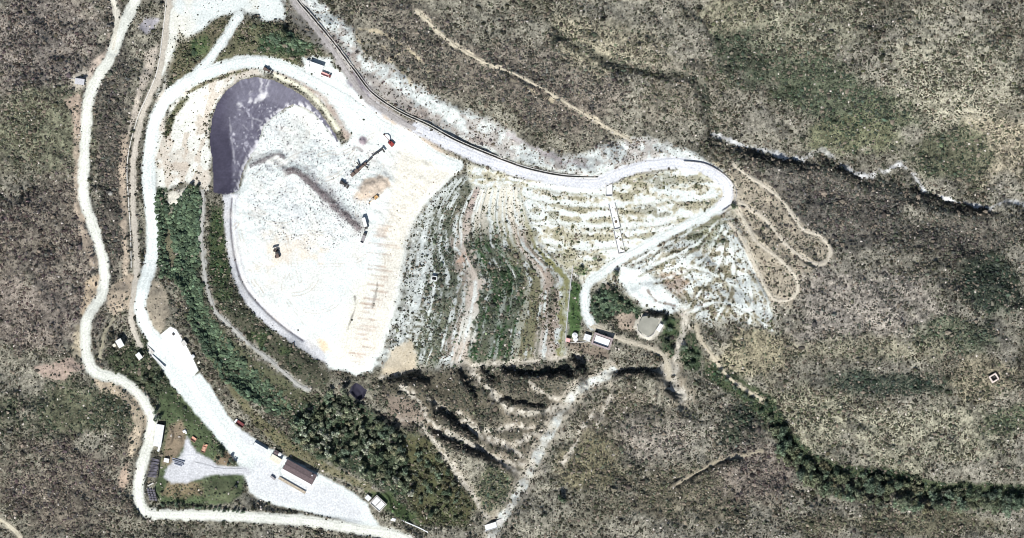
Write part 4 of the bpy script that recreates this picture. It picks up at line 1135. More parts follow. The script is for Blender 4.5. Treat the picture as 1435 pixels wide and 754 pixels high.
lorry('lorry with pale boxy load body at the south-east end of the dark waste ridge', 511.5, 313, (4, 15), 9.8, 2.8, 'box', K_WHITE, K_STEEL, H_=3.0)
lorry('mid grey open tipper lorry just south of the pale box lorry', 509.5, 333.5, (5, -13), 8.6, 2.8, 'tipper', K_GREYP, K_STEEL)
excavator('small orange yellow excavator beside the beige soil heap on the waste deck', 526.5, 277, (-9, 8), K_YELLOW, .95)
loader('black wheel loader on white waste between the soil heap and the dark ridge', 482, 258, (10, 7), K_STEEL)
excavator('dark red excavator with long arm stretched north-west above the screening plant', 548, 201, (-11, -13), K_RED, 1.2)
loader('brown wheel loader on the northern rim of the lined pit', 375, 98.5, (12, 7), K_BROWN)
t = lorry('faded pink and red tipper lorry parked south-east of the white semi-trailer', 457, 105, (10, 4), 8.6, 2.6, 'tipper', K_PINK, K_MAROON)
lorry('lorry with white cab and dark red tipper body on the works yard edge', 335.5, 593, (-9, -6.5), 8.8, 3.6, 'tipper', K_MAROON, K_WHITE)

# white semi-trailer on the upper yard
t = place('semi_trailer', 'long white box semi-trailer casting a dark shadow on the upper yard', 'trailer', 444, 91.5, (20, 7))
b = MB().box((0, 0, 2.6), (12.2, 2.6, 2.8)).build('box_body', K_WHITE, t, .05)
rb = MB()
for k in range(9): rb.box((-5.4 + k * 1.35, 0, 4.02), (.08, 2.5, .05))
rb.build('roof_ribs', K_LGREY, b)
MB().box((0, 0, 1.05), (11.6, 1.0, .3)).build('chassis', K_STEEL, t)
for x in (-4.9, -3.7, -2.5):
    for s in (-1, 1): wheel(t, x, s * 1.05, .5, .4)
for s in (-1, 1): MB().box((3.4, s * .8, .45), (.16, .16, .9)).box((3.4, s * .8, .06), (.4, .4, .08)).build('landing_leg', K_STEEL, t)

def container(label, u, v, dirn, L, W, H_, m, name='container', cat='container', open_top=False, group=None, fill=None):
    t = place(name, label, cat, u, v, dirn, group, 2)
    mb = MB()
    if open_top:
        mb.box((0, 0, .12), (L, W, .16))
        for s in (-1, 1):
            mb.box((0, s * (W / 2 - .04), .2 + H_ / 2), (L, .08, H_)); mb.box((s * (L / 2 - .04), 0, .2 + H_ / 2), (.08, W - .17, H_))
        b = mb.build('body', m, t)
        r = MB()
        for k in range(int(L / .9) + 1):
            x = -L / 2 + .25 + k * (L - .5) / max(1, int(L / .9))
            for s in (-1, 1): r.box((x, s * (W / 2 + .05), .2 + H_ / 2), (.1, .09, H_ - .1))
        b.data = MB_join(mb, r, m)
        for s in (-1, 1): MB().box((0, s * (W / 2), H_ + .24), (L + .1, .14, .1)).build('rim', m, t)
        if fill: MB().box((-L * .08, 0, .2 + H_ * .3), (L * .7, W - .3, H_ * .6), taper=(.6, .7)).build('load', fill, t)
    else:
        b = mb.box((0, 0, .12 + H_ / 2), (L, W, H_)).build('body', m, t, .04)
        r = MB()
        for k in range(int(L / .5)):
            x = -L / 2 + .3 + k * (L - .6) / max(1, int(L / .5) - 1)
            r.box((x, 0, H_ + .135), (.1, W - .2, .05))
            for s in (-1, 1): r.box((x, s * (W / 2 + .02), .12 + H_ / 2), (.12, .05, H_ - .25))
        b.data = MB_join(mb, r, m)
        d = MB()
        for s in (-1, 1): d.box((L / 2 + .02, s * W * .24, .12 + H_ / 2), (.05, W * .44, H_ - .3))
        d.build('door', m, t)
    return t
container('small white container with dark side just west of the white semi-trailer', 431.5, 89.5, (1, -9), 5.6, 2.6, 2.5, K_WHITE)
container('squarish faded orange skip on grass north of the gravel corner', 271.5, 615.5, (10, 7), 4.4, 3.4, 1.4, K_ORANGE, 'skip', 'skip', True)
container('long orange skip with dark hollow south-west end on the grass', 286.5, 628, (5, -13), 7.4, 3.4, 1.5, K_ORANGE, 'skip', 'skip', True, None, K_ORANGE)
container('low white box beside the bundle of blue grey beams', 233.5, 645, (10, 2), 4.2, 3.4, 1.8, K_WHITE, 'storage_box', 'storage box')

# ------------------------------------------------------------------ screening plant: two machines with conveyors on the waste
def conveyor(root, a, b, w=1.0, legs=True):
    c = MB().beam(a, b, w, .35).build('conveyor', K_STEEL, root)
    a, b = Vector(a), Vector(b); d = (b - a)
    MB().beam(a + Vector((0, 0, .24)), b + Vector((0, 0, .24)), w * .6, .08).build('belt', K_TYRE, c)
    if legs:
        m = a + d * .7
        n = Vector((-d.y, d.x, 0)).normalized() * w * .5
        for s in (-1, 1): MB().beam(m + n * s, (m.x + n.x * s * 1.3, m.y + n.y * s * 1.3, 0), .16).build('leg', K_STEEL, root)
dirP = (45, -38)
t = place('screening_plant', 'dark trommel screening machine with side conveyors on the white waste', 'waste machine', 507, 234, dirP, None, 4)
MB().box((0, 0, 1.3), (9.5, 2.0, .5)).build('chassis', K_STEEL, t)
MB().cyl((-3.4, 0, 2.6), (2.4, 0, 2.9), 1.05, 20).build('drum', K_BROWN, t)
MB().box((-5.4, 0, 2.7), (2.2, 2.9, 1.8), taper=(1.25, 1.2)).build('hopper', K_BROWN, t)
MB().box((4.0, 0, 2.3), (1.8, 2.1, 1.6)).build('engine_cover', K_BROWN, t, .08)
conveyor(t, (-.8, 1.2, 1.6), (-.6, 5.8, 3.2)); conveyor(t, (3.0, -1.2, 1.5), (3.4, -4.4, 2.8)); conveyor(t, (4.8, 0, 1.4), (12.5, .3, 3.2))
for x in (-3.6, -2.4, 3.6):
    for s in (-1, 1): wheel(t, x, s * 1.15, .5, .4)
for x in (-5.5, 1.2):
    for s in (-1, 1): MB().box((x, s * .95, .53), (.25, .25, 1.1)).build('leg', K_STEEL, t)
t = place('shredder', 'maroon brown shredder at the south-west end of the row of waste machines', 'waste machine', 496, 243.5, dirP, None, 3)
tracks(t, 4.6, 2.6)
MB().box((0, 0, 1.9), (6.2, 2.4, 1.5)).build('body', K_BROWN, t, .08)
MB().box((-1.2, 0, 3.1), (3.0, 2.7, .9), taper=(1.2, 1.15)).build('hopper', K_BROWN, t)
conveyor(t, (2.6, 0, 1.3), (6.3, 0, 3.0))
t = place('stacking_conveyor', 'slender dark stacking conveyor with cross head at the north-east end of the waste machines', 'conveyor', 530, 213.5, (15, -9.5), None, 3)
conveyor(t, (-5.2, 0, 1.0), (4.2, 0, 3.4), 1.1)
MB().box((4.6, -1.0, 3.5), (1.4, 4.2, 1.0)).build('head_box', K_STEEL, t)
for s in (-1, 1): wheel(t, -.6, s * .95, .5, .34)
MB().beam((-.6, -.9, .5), (-.6, .9, .5), .2).beam((-.6, 0, .5), (-.6, 0, 2.0), .2).build('axle', K_STEEL, t)

# ------------------------------------------------------------------ buildings of the works yard
def building(name, label, cat, u, v, dirn, L, W, H_, wall, roof, over=.35, windows=(), doors=(), parapet=0.0, ridge=0.0):
    """L along +x; windows / doors: (side, position -1..1, width, height, sill); side 's' faces -y"""
    t = place(name, label, cat, u, v, dirn, None, min(W, L) / S * .3)
    w = MB().box((0, 0, H_ / 2 - .4), (L, W, H_ + .8)).build('wall', wall, t)
    if ridge:
        a, b = L / 2 + over, W / 2 + over
        m = MB().add([(-a, -b, H_ + .02), (a, -b, H_ + .02), (a, b, H_ + .02), (-a, b, H_ + .02), (-a, 0, H_ + ridge), (a, 0, H_ + ridge),
                      (-a, -b, H_ + .2), (a, -b, H_ + .2), (a, b, H_ + .2), (-a, b, H_ + .2), (-a, 0, H_ + ridge + .18), (a, 0, H_ + ridge + .18)],
                     [(6, 7, 11, 10), (8, 9, 10, 11), (0, 1, 7, 6), (2, 3, 9, 8), (1, 5, 11, 7), (5, 2, 8, 11), (3, 4, 10, 9), (4, 0, 6, 10), (1, 0, 4, 5), (3, 2, 5, 4)])
        r = m.build('roof', roof, t)
        MB().beam((-a, 0, H_ + ridge + .2), (a, 0, H_ + ridge + .2), .4, .12).build('ridge_cap', roof, r)
    else:
        r = MB().box((0, 0, H_ + .15), (L + over * 2, W + over * 2, .26)).build('roof', roof, t, .03)
        if parapet:
            m = MB()
            for s in (-1, 1):
                m.box((0, s * (W / 2 + over - .15), H_ + .28 + parapet / 2), (L + over * 2, .3, parapet))
                m.box((s * (L / 2 + over - .15), 0, H_ + .28 + parapet / 2), (.3, W + over * 2 - .61, parapet))
            m.build('parapet', wall, r)
        g = MB()
        for k in range(int(L / 1.2)): g.box((-L / 2 + .6 + k * 1.2, 0, H_ + .3), (.07, W + over * 1.4, .06))
        g.build('seams', roof, r)
    for lst, nm, m_ in ((windows, 'window', K_GLASS), (doors, 'door', K_GREYP)):
        for side, pos, ww, hh, sill in lst:
            if side in 'sn':
                y = (-1 if side == 's' else 1) * (W / 2 + .03)
                f = MB().box((pos * L / 2, y, sill + hh / 2), (ww, .08, hh)).build(nm, m_, t)
                MB().box((pos * L / 2, y + (-.05 if side == 's' else .05), sill - .06 if nm == 'window' else .05), (ww + .2, .14, .1)).build('sill', K_CONC, f)
            else:
                x = (-1 if side == 'w' else 1) * (L / 2 + .03)
                MB().box((x, pos * W / 2, sill + hh / 2), (.08, ww, hh)).build(nm, m_, t)
    return t

WIN = [('s', p, 1.3, 1.1, 1.1) for p in (-.8, -.5, -.2, .1, .4, .7)] + [('n', p, 1.1, .8, 1.4) for p in (-.7, -.2, .3, .75)]
t = building('workshop', 'long building with dark brown ribbed roof at the centre of the works yard', 'building', 420.5, 661, (41, 22.5), 27.5, 8.6, 4.4, K_WHITE, K_ROOF, .3, WIN, [('s', -.35, 2.4, 2.6, 0), ('e', 0, 1.2, 2.1, 0)], 0, .9)
MB().box((10.6, 2.6, 5.6), (1.2, 1.2, 1.1)).build('roof_vent', K_LGREY, t)
m = MB().box((-.6, -6.1, 3.2), (27.5, 3.2, .14))
can = m.build('canopy', K_WHITE, t)
for k in range(7): MB().box((-13 + k * 4.2, -7.4, 1.4), (.14, .14, 3.4)).build('post', K_LGREY, t)
MB().box((14.6, -2.0, 1.1), (.6, 11, 2.2)).build('end_wall', K_WHITE, t)
building('portacabin', 'white flat roofed cabin nearest the red tipper lorry', 'cabin', 364.2, 628.5, (21, 12.3), 12.2, 5.2, 2.9, K_GREEN, K_WROOF, .15, WIN[:6], [('s', .85, 1.0, 2.0, 0)])
building('portacabin', 'cream flat roofed cabin against the north-west end of the brown roofed building', 'cabin', 386.6, 643.4, (14.5, 9), 9.2, 5.0, 2.9, K_GREEN, K_CREAM, .15, WIN[1:5], [('s', .8, 1.0, 2.0, 0)])
def tank(label, u, v, r, h, m, name='storage_tank', group=None, dome=True):
    t = place(name, label, 'tank', u, v, (1, 0), group, 1)
    MB().cyl((0, 0, -.2), (0, 0, h), r, 24).build('shell', m, t)
    if dome: MB().cyl((0, 0, h), (0, 0, h + r * .28), r * 1.03, 24, r * .25).build('lid', m, t)
    MB().cyl((0, 0, h + r * .2), (0, 0, h + r * .42), r * .22, 12).build('hatch', K_LGREY, t)
    MB().beam((r + .1, .2, 0), (r + .1, .2, h), .06).beam((r + .1, -.2, 0), (r + .1, -.2, h), .06).build('ladder', K_STEEL, t)
    return t
tank('white tank beside the small brown shed behind the cream cabin', 392.3, 636.5, 1.5, 2.2, K_WHITE)
tank('white tank at the west corner of the brown roofed building', 402, 645, 1.3, 2.0, K_WHITE)
building('shed', 'tiny brown roofed shed behind the cream cabin', 'shed', 387.6, 634, (14, 9), 3.6, 3.0, 2.3, K_CREAM, K_ROOF, .2, [], [('s', 0, .9, 1.9, 0)], 0, .5)
t = place('flatbed_trailer', 'long beige empty flatbed parked along the front of the brown roofed building', 'trailer', 409.5, 680, (40, 23), None, 2)
d = MB().box((0, 0, 1.15), (26.0, 2.3, .2)).build('deck', mat('beige_planks', (.36, .31, .24), .85, 0, .8, .25), t)
MB().box((0, 0, .9), (25.5, 1.0, .26)).build('chassis', K_STEEL, t)
for x in (-10, -8.8, 8.6, 9.8):
    for s in (-1, 1): wheel(t, x, s * .9, .42, .34)
t = place('van', 'small dark grey van at the west end of the beige flatbed', 'van', 382.5, 669.5, (8, 6), None, 2)
MB().box((-.5, 0, 1.3), (3.6, 1.9, 1.6), taper=(.95, .88)).build('body', K_GREYP, t, .12)
MB().box((1.8, 0, .95), (1.3, 1.85, .9), taper=(.8, .9)).build('bonnet', K_GREYP, t, .1)
MB().box((1.28, 0, 1.75), (.1, 1.55, .6), ry=-.5).build('windscreen', K_GLASS, t)
for x in (-1.4, 1.6):
    for s in (-1, 1): wheel(t, x, s * .82, .36, .24)

# twin covered tank in a concrete frame
def basin(name, label, cat, u, v, dirn, L, W, H_, rimw, rim_m, cells, cover_m, cover_z):
    t = place(name, label, cat, u, v, dirn, None, 5)
    m = MB()
    for s in (-1, 1):
        m.box((0, s * (W / 2 - rimw / 2), H_ / 2 - .6), (L, rimw, H_ + 1.2)); m.box((s * (L / 2 - rimw / 2), 0, H_ / 2 - .6), (rimw, W - rimw * 2 - .01, H_ + 1.2))
    m.build('wall', rim_m, t)
    iw = L - rimw * 2
    for k in range(cells):
        cw = iw / cells; x = -iw / 2 + cw * (k + .5)
        MB().box((x, 0, cover_z), (cw - .9, W - rimw * 2 - 1.0, .2)).build('cover', cover_m, t, .03)
        if k: MB().box((-iw / 2 + cw * k, 0, H_ / 2 - .6), (.5, W - rimw * 2 - .02, H_ + 1.19)).build('dividing_wall', rim_m, t)
    MB().box((0, 0, -.2), (L - rimw * 2 - .02, W - rimw * 2 - .02, .1)).build('floor', K_STEEL, t)
    return t
basin('settling_tank', 'concrete tank with two white covered cells at the end of the works yard', 'tank', 530, 705.5, (14.5, 13.5), 11.6, 9.2, 3.0, .6, K_CONC, 2, K_WHITE, 2.0)
building('shed', 'white shed at the north-west corner of the twin celled concrete tank', 'shed', 516, 697.5, (14, 13), 4.2, 3.8, 2.6, K_WHITE, K_WROOF, .15, [], [('s', 0, .9, 2, 0)])
basin('roofed_tank', 'rectangular concrete tank with bright white cover below the capped slope', 'tank', 843.5, 478, (27, 9.5), 16.5, 10.4, 4.4, 1.5, mat('purplish_concrete', (.30, .25, .25), .9, 0, .6, .2), 1, K_WHITE, 2.6)
building('pump_house', 'small white building touching the west side of the white covered tank', 'building', 823, 473, (27, 9), 5.6, 5.0, 3.0, K_WHITE, K_WROOF, .15, [], [('s', .2, 1.0, 2.0, 0)])
tank('upper of two white tanks beside the green gap left of the pump house', 805.5, 470, 2.4, 2.2, K_WHITE)
tank('lower white tank left of the pump house', 806.5, 475.5, 1.9, 1.8, K_WHITE)
t = place('pipe_gallery', 'low pale pipe and wall running west from the white covered tank', 'pipe', 812, 479.5, (34, -2))
MB().cyl((-10, 0, .6), (9.5, 0, .6), .3, 12).build('pipe', K_CONC, t)
for k in range(6): MB().box((-9 + k * 3.6, 0, .2), (.4, .9, .7)).build('support', K_GCONC, t)
building('shed', 'small pinkish red shed at the foot of the capped slope path', 'shed', 796, 476.5, (10, 3), 3.4, 2.8, 2.1, K_BRICK, K_PINK, .15)

# works road huts, hardstand, weighbridge
building('gatehouse', 'white roofed hut beside a dark shadow on the bank between both roads', 'hut', 168.6, 481, (5.5, 10), 6.6, 4.6, 3.6, K_CREAM, K_WHITE, .2, [('s', 0, 1, 1, 1)], [('e', 0, .9, 2, 0)])
building('shed', 'tiny pale shed tucked against the west side of the white roofed hut', 'shed', 160.5, 484, (5, 9), 2.4, 2.4, 2.0, K_WOOD, K_CREAM, .15)
building('gatehouse', 'smaller white roofed hut at the edge of the white works road', 'hut', 195.4, 499, (6, 8), 5.2, 3.6, 3.2, K_CREAM, K_WHITE, .2, [('n', 0, 1, 1, 1)], [('e', 0, .9, 2, 0)])
t = place('weighbridge', 'long narrow raised weighbridge deck casting a thin dark line on the white road', 'weighbridge', 221, 505.5, (20, 19.5), None, 2)
MB().box((0, 0, .62), (16.5, 1.5, 1.3)).build('deck', K_WHITE, t, .04)
for s in (-1, 1): MB().box((0, s * .72, 1.36), (16.5, .1, .18)).build('kerb', K_LGREY, t)
t = place('weighbridge_slab', 'short white concrete ramp slab above the long weighbridge', 'slab', 207.5, 491, (9, 10), None, 2)
MB().box((0, 0, .15), (9.5, 5.6, .4)).build('slab', K_CONC, t, .05)
MB().box((3.0, 0, .37), (.3, 5.4, .06)).box((-3.0, 0, .37), (.3, 5.4, .06)).build('joints', K_GCONC, t)
k_ = [P(a, b, hz(a, b)) for a, b in HARDSTAND]
zt = max(float(p[2]) for p in k_)
hm = MB().prism([(float(p[0]), float(p[1])) for p in k_], 0, 1)
near_ = lambda x, y: min(k_, key=lambda p: (float(p[0]) - x) ** 2 + (float(p[1]) - y) ** 2)
hm.v = [(x, y, float(near_(x, y)[2]) + (.3 if z > .5 else -.8)) for x, y, z in hm.v]
hs = hm.build('hardstand', K_WHITE)
tag(hs, 'large bare white concrete platform along the works road', 'platform')
building('kiosk', 'small pale cabin on the north-east edge of the white concrete platform', 'cabin', 258, 481, (7, 10), 4.4, 3.6, 2.6, K_CREAM, K_CONC, .1, [], [('s', 0, .9, 2, 0)])
t = thing('floodlight_mast', 'thin floodlight mast at the north corner of the white concrete platform', 'mast', at(240.5, 460.5, 0), 0)
MB().cyl((0, 0, -.3), (0, 0, 8.5), .14, 10, .08).build('pole', K_LGREY, t)
h_ = MB().box((0, 0, 8.55), (1.3, .2, .14)).build('crossbar', K_LGREY, t)
for s in (-1, 1): MB().box((s * .5, -.2, 8.5), (.4, .3, .35)).build('lamp', K_STEEL, h_)
t = place('drum_store', 'dark square hatch box on the white concrete platform', 'box', 243, 468.5, (7, 10), None, 1, .45)
MB().box((0, 0, .5), (2.0, 1.6, 1.1)).build('body', K_STEEL, t, .05); MB().box((0, 0, 1.1), (2.1, 1.7, .1)).build('lid', K_STEEL, t)
tank('round white water tank on the verge east of the white concrete platform', 270.3, 499.5, 1.6, 2.0, K_WHITE)
tank('smaller round pale tank south-east of the round white water tank', 278.5, 507.5, 1.3, 1.4, K_CREAM)
building('depot', 'long white flat roofed depot beside the west road bend', 'building', 223, 610, (-4.6, 29.5), 18.2, 6.4, 4.2, K_WHITE, K_WROOF, .2, [('n', p, 1.4, 1.2, 1.4) for p in (-.6, 0, .6)], [('s', .3, 3.0, 3.0, 0)])
building('shed', 'narrow white lean-to at the south end of the long white depot', 'shed', 223, 629, (-3, 10), 4.2, 1.6, 2.3, K_WHITE, K_WROOF, .1)

# stacks in the works corner
for k in range(17):
    q = .0
    u_, v_ = 215.5 - k * .28 + random.uniform(-.5, .5), 643 + k * 1.55
    o = MB().cyl((-4.6 + random.uniform(-.5, .5), 0, .42), (4.6 + random.uniform(-.5, .5), 0, .42), .40, 10, None, True).build('pipe', K_PIPE)
    o.location = at(u_, v_, sit(u_, v_, 2) + (.75 if k % 3 == 0 else .05)); o.rotation_euler = (0, 0, ang(10, 1.6 + random.uniform(-.5, .5)))
    tag(o, 'dark violet grey pipe lying in the large stack south of the white depot', 'pipe', 'pipes stacked south of the depot')
for j in range(5):
    for i in range(3):
        u_, v_ = 207.5 + i * 3.9 + j * .9, 686.5 + j * 3.3 + i * .3
        o = MB().box((0, 0, .8), (1.9, 1.5, 1.6), rz=.1).build('bale', K_PIPE, None, .15)
        o.location = at(u_, v_, sit(u_, v_, 1)); o.rotation_euler = (0, 0, random.uniform(-.2, .2) + ang(10, 2))
        tag(o, 'dark violet bale in the square grid of bales beside the road corner', 'bale', 'bales beside the road corner')
o = MB().box((0, 0, 1.3), (17, .35, 2.6)).build('dark_board', K_STEEL); o.location = at(222.6, 656, 0); o.rotation_euler = (0, 0, ang(-3, 24))  # added dark board, stands in for the shadow edge of the pipe stack
tag(o, 'dark upright board standing in for the shadow along the east side of the pipe stack', 'wall')
o = MB().box((0, 0, 1.2), (11, .35, 2.4)).build('dark_board', K_STEEL); o.location = at(218.6, 693, 0); o.rotation_euler = (0, 0, ang(4, 17))
tag(o, 'dark upright board wall along the east side of the bale grid', 'wall')
o = MB().box((0, 0, .4), (5.5, 1.0, .8)).build('concrete_block', K_CONC, None, .08); o.location = at(211, 679, 0); o.rotation_euler = (0, 0, ang(10, -5))
tag(o, 'pale concrete block lying between the pipe stack and the bale grid', 'block')
o = MB().box((0, 0, .3), (7, .8, .5)).build('concrete_beam', K_CONC, None, .06); o.location = at(207, 684.3, 0); o.rotation_euler = (0, 0, ang(12, -2))
tag(o, 'long pale concrete beam along the north edge of the bale grid', 'beam')
for k, (du, dv, ln) in enumerate([(0, 0, 11), (-1, 2.4, 10), (1.0, 4.8, 8.5), (-.5, 7.0, 7)]):
    o = MB().box((0, 0, .45), (ln, .75, .9)).build('beam', K_BLUE, None, .04)
    o.location = at(250 + du, 644.5 + dv, 0); o.rotation_euler = (0, 0, ang(17, 5.5))
    tag(o, ['northernmost and longest blue grey beam on the lilac gravel', 'second blue grey beam from the north on the gravel', 'third blue grey beam from the north on the gravel', 'southernmost and shortest blue grey beam on the gravel'][k], 'beam', 'beams on the gravel')
for k, (u_, v_, r_) in enumerate([(258.5, 604, 1.7), (261, 606.5, 1.0)]):
    o = MB().box((0, 0, .7), (r_ * 2, r_ * 1.6, 1.5), taper=(.7, .6)).build('rubble_sack', K_WHITE, None, .3); o.location = at(u_, v_, 0); o.rotation_euler = (0, 0, .5 + k)
    tag(o, ['bigger white rubble sack at the end of the faint meadow track', 'smaller white rubble sack touching the bigger sack'][k], 'sack')

# ------------------------------------------------------------------ concrete channel beside the ditch road, spillway, low walls
def wall_line(mb, pts, off, h, th, z_off=0.0, step=3.0, base=.8):
    p = spline(pts, step)
    d = np.gradient(p, axis=0); d /= np.hypot(d[:, 0], d[:, 1])[:, None]
    q = p + np.stack([-d[:, 1], d[:, 0]], 1) * off / S
    t_ = np.stack([-d[:, 1], d[:, 0]], 1) * th / S / 2
    z = smooth1(samp(H, p[:, 0], p[:, 1]), 7) + z_off
    vs = []; fs = []
    for k in range(len(q)):
        for sgn in (-1, 1):
            x, y, _ = P(q[k, 0] + sgn * t_[k, 0], q[k, 1] + sgn * t_[k, 1], z[k])
            vs += [(float(x), float(y), float(z[k] - base)), (float(x), float(y), float(z[k] + h))]
    for k in range(len(q) - 1):
        a = 4 * k; b = a + 4
        fs += [(a + 1, a + 3, b + 3, b + 1), (a, a + 1, b + 1, b), (a + 3, a + 2, b + 2, b + 3)]
    fs += [(0, 2, 3, 1), (b + 1, b + 3, b + 2, b)]
    return mb.add(vs, fs)
DITCH = [(408,-30),(415,-4),(437,23),(468,60),(495,96),(522,130),(560,156),(600,175),(640,197),(690,218),(740,236),(790,246),(838,247.5)]
t = thing('drainage_channel', 'long dark open concrete channel between the white upper road and the pale cut bank', 'channel', (0, 0, 0))
wall_line(MB(), DITCH, .95, 1.5, .45).build('side_wall', K_CONC, t); wall_line(MB(), DITCH, -.95, 1.5, .45).build('side_wall', K_CONC, t)
p = spline(DITCH, 3.0); zc = smooth1(samp(H, p[:, 0], p[:, 1]), 7)
wall_line(MB(), DITCH, 0, .12, 1.44, 0).build('channel_bed', K_STEEL, t)  # bed coloured dark to stand in for the shade inside the concrete channel
LOOPW = [(958,226),(985,229),(1005,238),(1022,251),(1031,265),(1031,278),(1024,288),(1012,296)]
o = wall_line(MB(), LOOPW, 0, 1.6, .5).build('retaining_wall', K_GCONC); tag(o, 'thin curved wall round the outside of the eastern road bend', 'wall')
WCH = [(233,-30),(233,0),(227,55),(220,100),(206,135),(194,162),(183,200),(178,235),(180,280),(183,330),(184,375)]
o = wall_line(MB(), WCH, 0, .5, .7).build('kerb_wall', K_CONC); tag(o, 'long low pale kerb wall along the west side of the tan upper track', 'wall')
o = wall_line(MB(), [(803,372),(800,395),(797,425),(794,455),(792,480)], 0, 1.1, .5).build('slope_wall', K_LGREY); tag(o, 'straight pale wall down the east edge of the capped slope', 'wall')
# stepped spillway: floor panels between two side walls, a cross wall at each step
t = thing('spillway', 'stepped white concrete spillway crossing the pale eastern terraces', 'spillway', (0, 0, 0))
for (a, b, wpx) in [((853, 257), (853.5, 275), 9), ((857, 286), (865, 321), 9), ((864, 323), (871, 355), 9)]:
    ln = [a, ((a[0] + b[0]) / 2, (a[1] + b[1]) / 2), b]
    hw = wpx * S / 2
    wall_line(MB(), ln, 0, .18, wpx * S - .6).build('floor', K_WHITE, t)
    for s in (-1, 1): wall_line(MB(), ln, s * hw, 1.5, .5).build('side_wall', K_CONC, t)
    dd = Vector((b[0] - a[0], b[1] - a[1])).normalized(); nn = Vector((-dd.y, dd.x)) * wpx / 2
    wall_line(MB(), [(b[0] - nn.x, b[1] - nn.y), b, (b[0] + nn.x, b[1] + nn.y)], 0, 1.9, .5).build('step_wall', K_CONC, t)
for nm, (u_, v_) in (('drainage_channel', (640, 197)), ('spillway', (862, 305))):
    e = bpy.data.objects[nm]; e.location = at(u_, v_)
    for ch in e.children: ch.location = -e.location
# pond with its curved south wall
PW = [(893,456),(894,464),(901,469.5),(909,472.5),(916,468),(919,462)]
o = wall_line(MB(), PW, 0, 1.4, .5, .2).build('pond_wall', K_CONC); tag(o, 'curved concrete wall round the south of the beige pond', 'wall')
PO = [(900,444),(908,443),(922,447),(923,452),(918.5,462),(915,467),(909,471),(902,468),(895,463),(894.5,456),(897,450)]
zp = float(np.median([hz(a, b) for a, b in PO])) + .35
po = [P(a, b, zp) for a, b in spline(PO + [PO[0]], 2.0)[:-1]]
o = MB().prism([(float(a), float(b)) for a, b, _ in po], zp - 1.2, zp).build('pond_water', K_WATER); o['kind'] = 'structure'
t = place('outlet_block', 'white concrete outlet block on the east side of the beige pond', 'block', 924.5, 459, (6, -10), None, 2)
MB().box((0, 0, .7), (6.5, 3.4, 1.8)).build('block', K_WHITE, t, .06); MB().box((-.5, 1.9, .6), (2.6, .5, 1.2)).build('sluice', K_STEEL, t)

# roofless ruins
def ruin(label, u, v, dirn, L, W, H_, th, m, name='ruin', cat='ruin', floor=None):
    t = place(name, label, cat, u, v, dirn, None, 2)
    mb = MB()
    for s in (-1, 1): mb.box((0, s * (W / 2 - th / 2), H_ / 2 - .3), (L, th, H_ + .6))
    mb.box((-L / 2 + th / 2, 0, H_ / 2 - .3), (th, W - th * 2 - .01, H_ + .6))
    g = (W - th * 2) * .3
    mb.box((L / 2 - th / 2, W / 4 - th * .2, H_ / 2 - .3), (th, W / 2 - th - g / 2, H_ + .6)); mb.box((L / 2 - th / 2, -W / 4 + th * .2, H_ / 2 - .3), (th, W / 2 - th - g / 2, H_ + .6))
    mb.build('wall', m, t)
    MB().box((0, 0, .08), (L - th * 2 - .02, W - th * 2 - .02, .1)).build('floor', floor or K_STEEL, t)
    MB().box((L / 2 - th / 2, 0, H_ - .15), (th - .02, g + .1, .3)).build('lintel', m, t)
    return t
ruin('small square roofless ruin with thick pale pink walls alone on the eastern hillside', 1392.5, 529.5, (10, -6), 6.8, 6.4, 2.8, 1.15, mat('pale_stone', (.56, .49, .44), .95, 0, 1.2, .2))
ruin('small white roofless chamber with black inside on the capped slope', 608.5, 390, (9, 1.5), 4.6, 3.8, 2.6, .55, K_WHITE, 'chamber', 'chamber')
building('shelter', 'small flat grey roofed shelter beside the west road bank', 'shelter', 112, 114.5, (13, 1.5), 7.5, 4.6, 2.6, K_CONC, K_LGREY, .2, [], [('s', 0, 1.2, 2, 0)])
o = wall_line(MB(), [(97,110),(108,110),(122,108)], 0, .9, .5).build('stone_wall', K_GCONC); tag(o, 'low grey wall running west from the west road above the flat grey shelter', 'wall')
o = wall_line(MB(), [(563,729),(572,733),(586,739),(600,746)], 0, .9, .8).build('stone_wall', K_WHITE); tag(o, 'straight white low wall by the bottom edge east of the works yard', 'wall')
o = MB().box((0, 0, .8), (4.2, 2.4, 1.6)).build('concrete_block', K_WHITE, None, .1); o.location = at(551, 728, 0); o.rotation_euler = (0, 0, ang(8, 2)); tag(o, 'white concrete block on the bank east of the works yard', 'block')
t = place('bridge', 'short white concrete bridge where the rocky stream leaves at the bottom', 'bridge', 684, 739, (26, -8), None, 4)
MB().box((0, 0, 1.2), (15, 5.5, .5)).build('deck', K_WHITE, t, .05)
for s in (-1, 1): MB().box((0, s * 2.6, 1.75), (15, .3, .6)).build('parapet', K_CONC, t); MB().box((s * 6, 0, -.2), (1.2, 5.2, 2.3)).build('pier', K_GCONC, t)
MB().box((12, 1.5, .5), (10, 4.5, .5), rz=.12).build('apron', K_CONC, t)

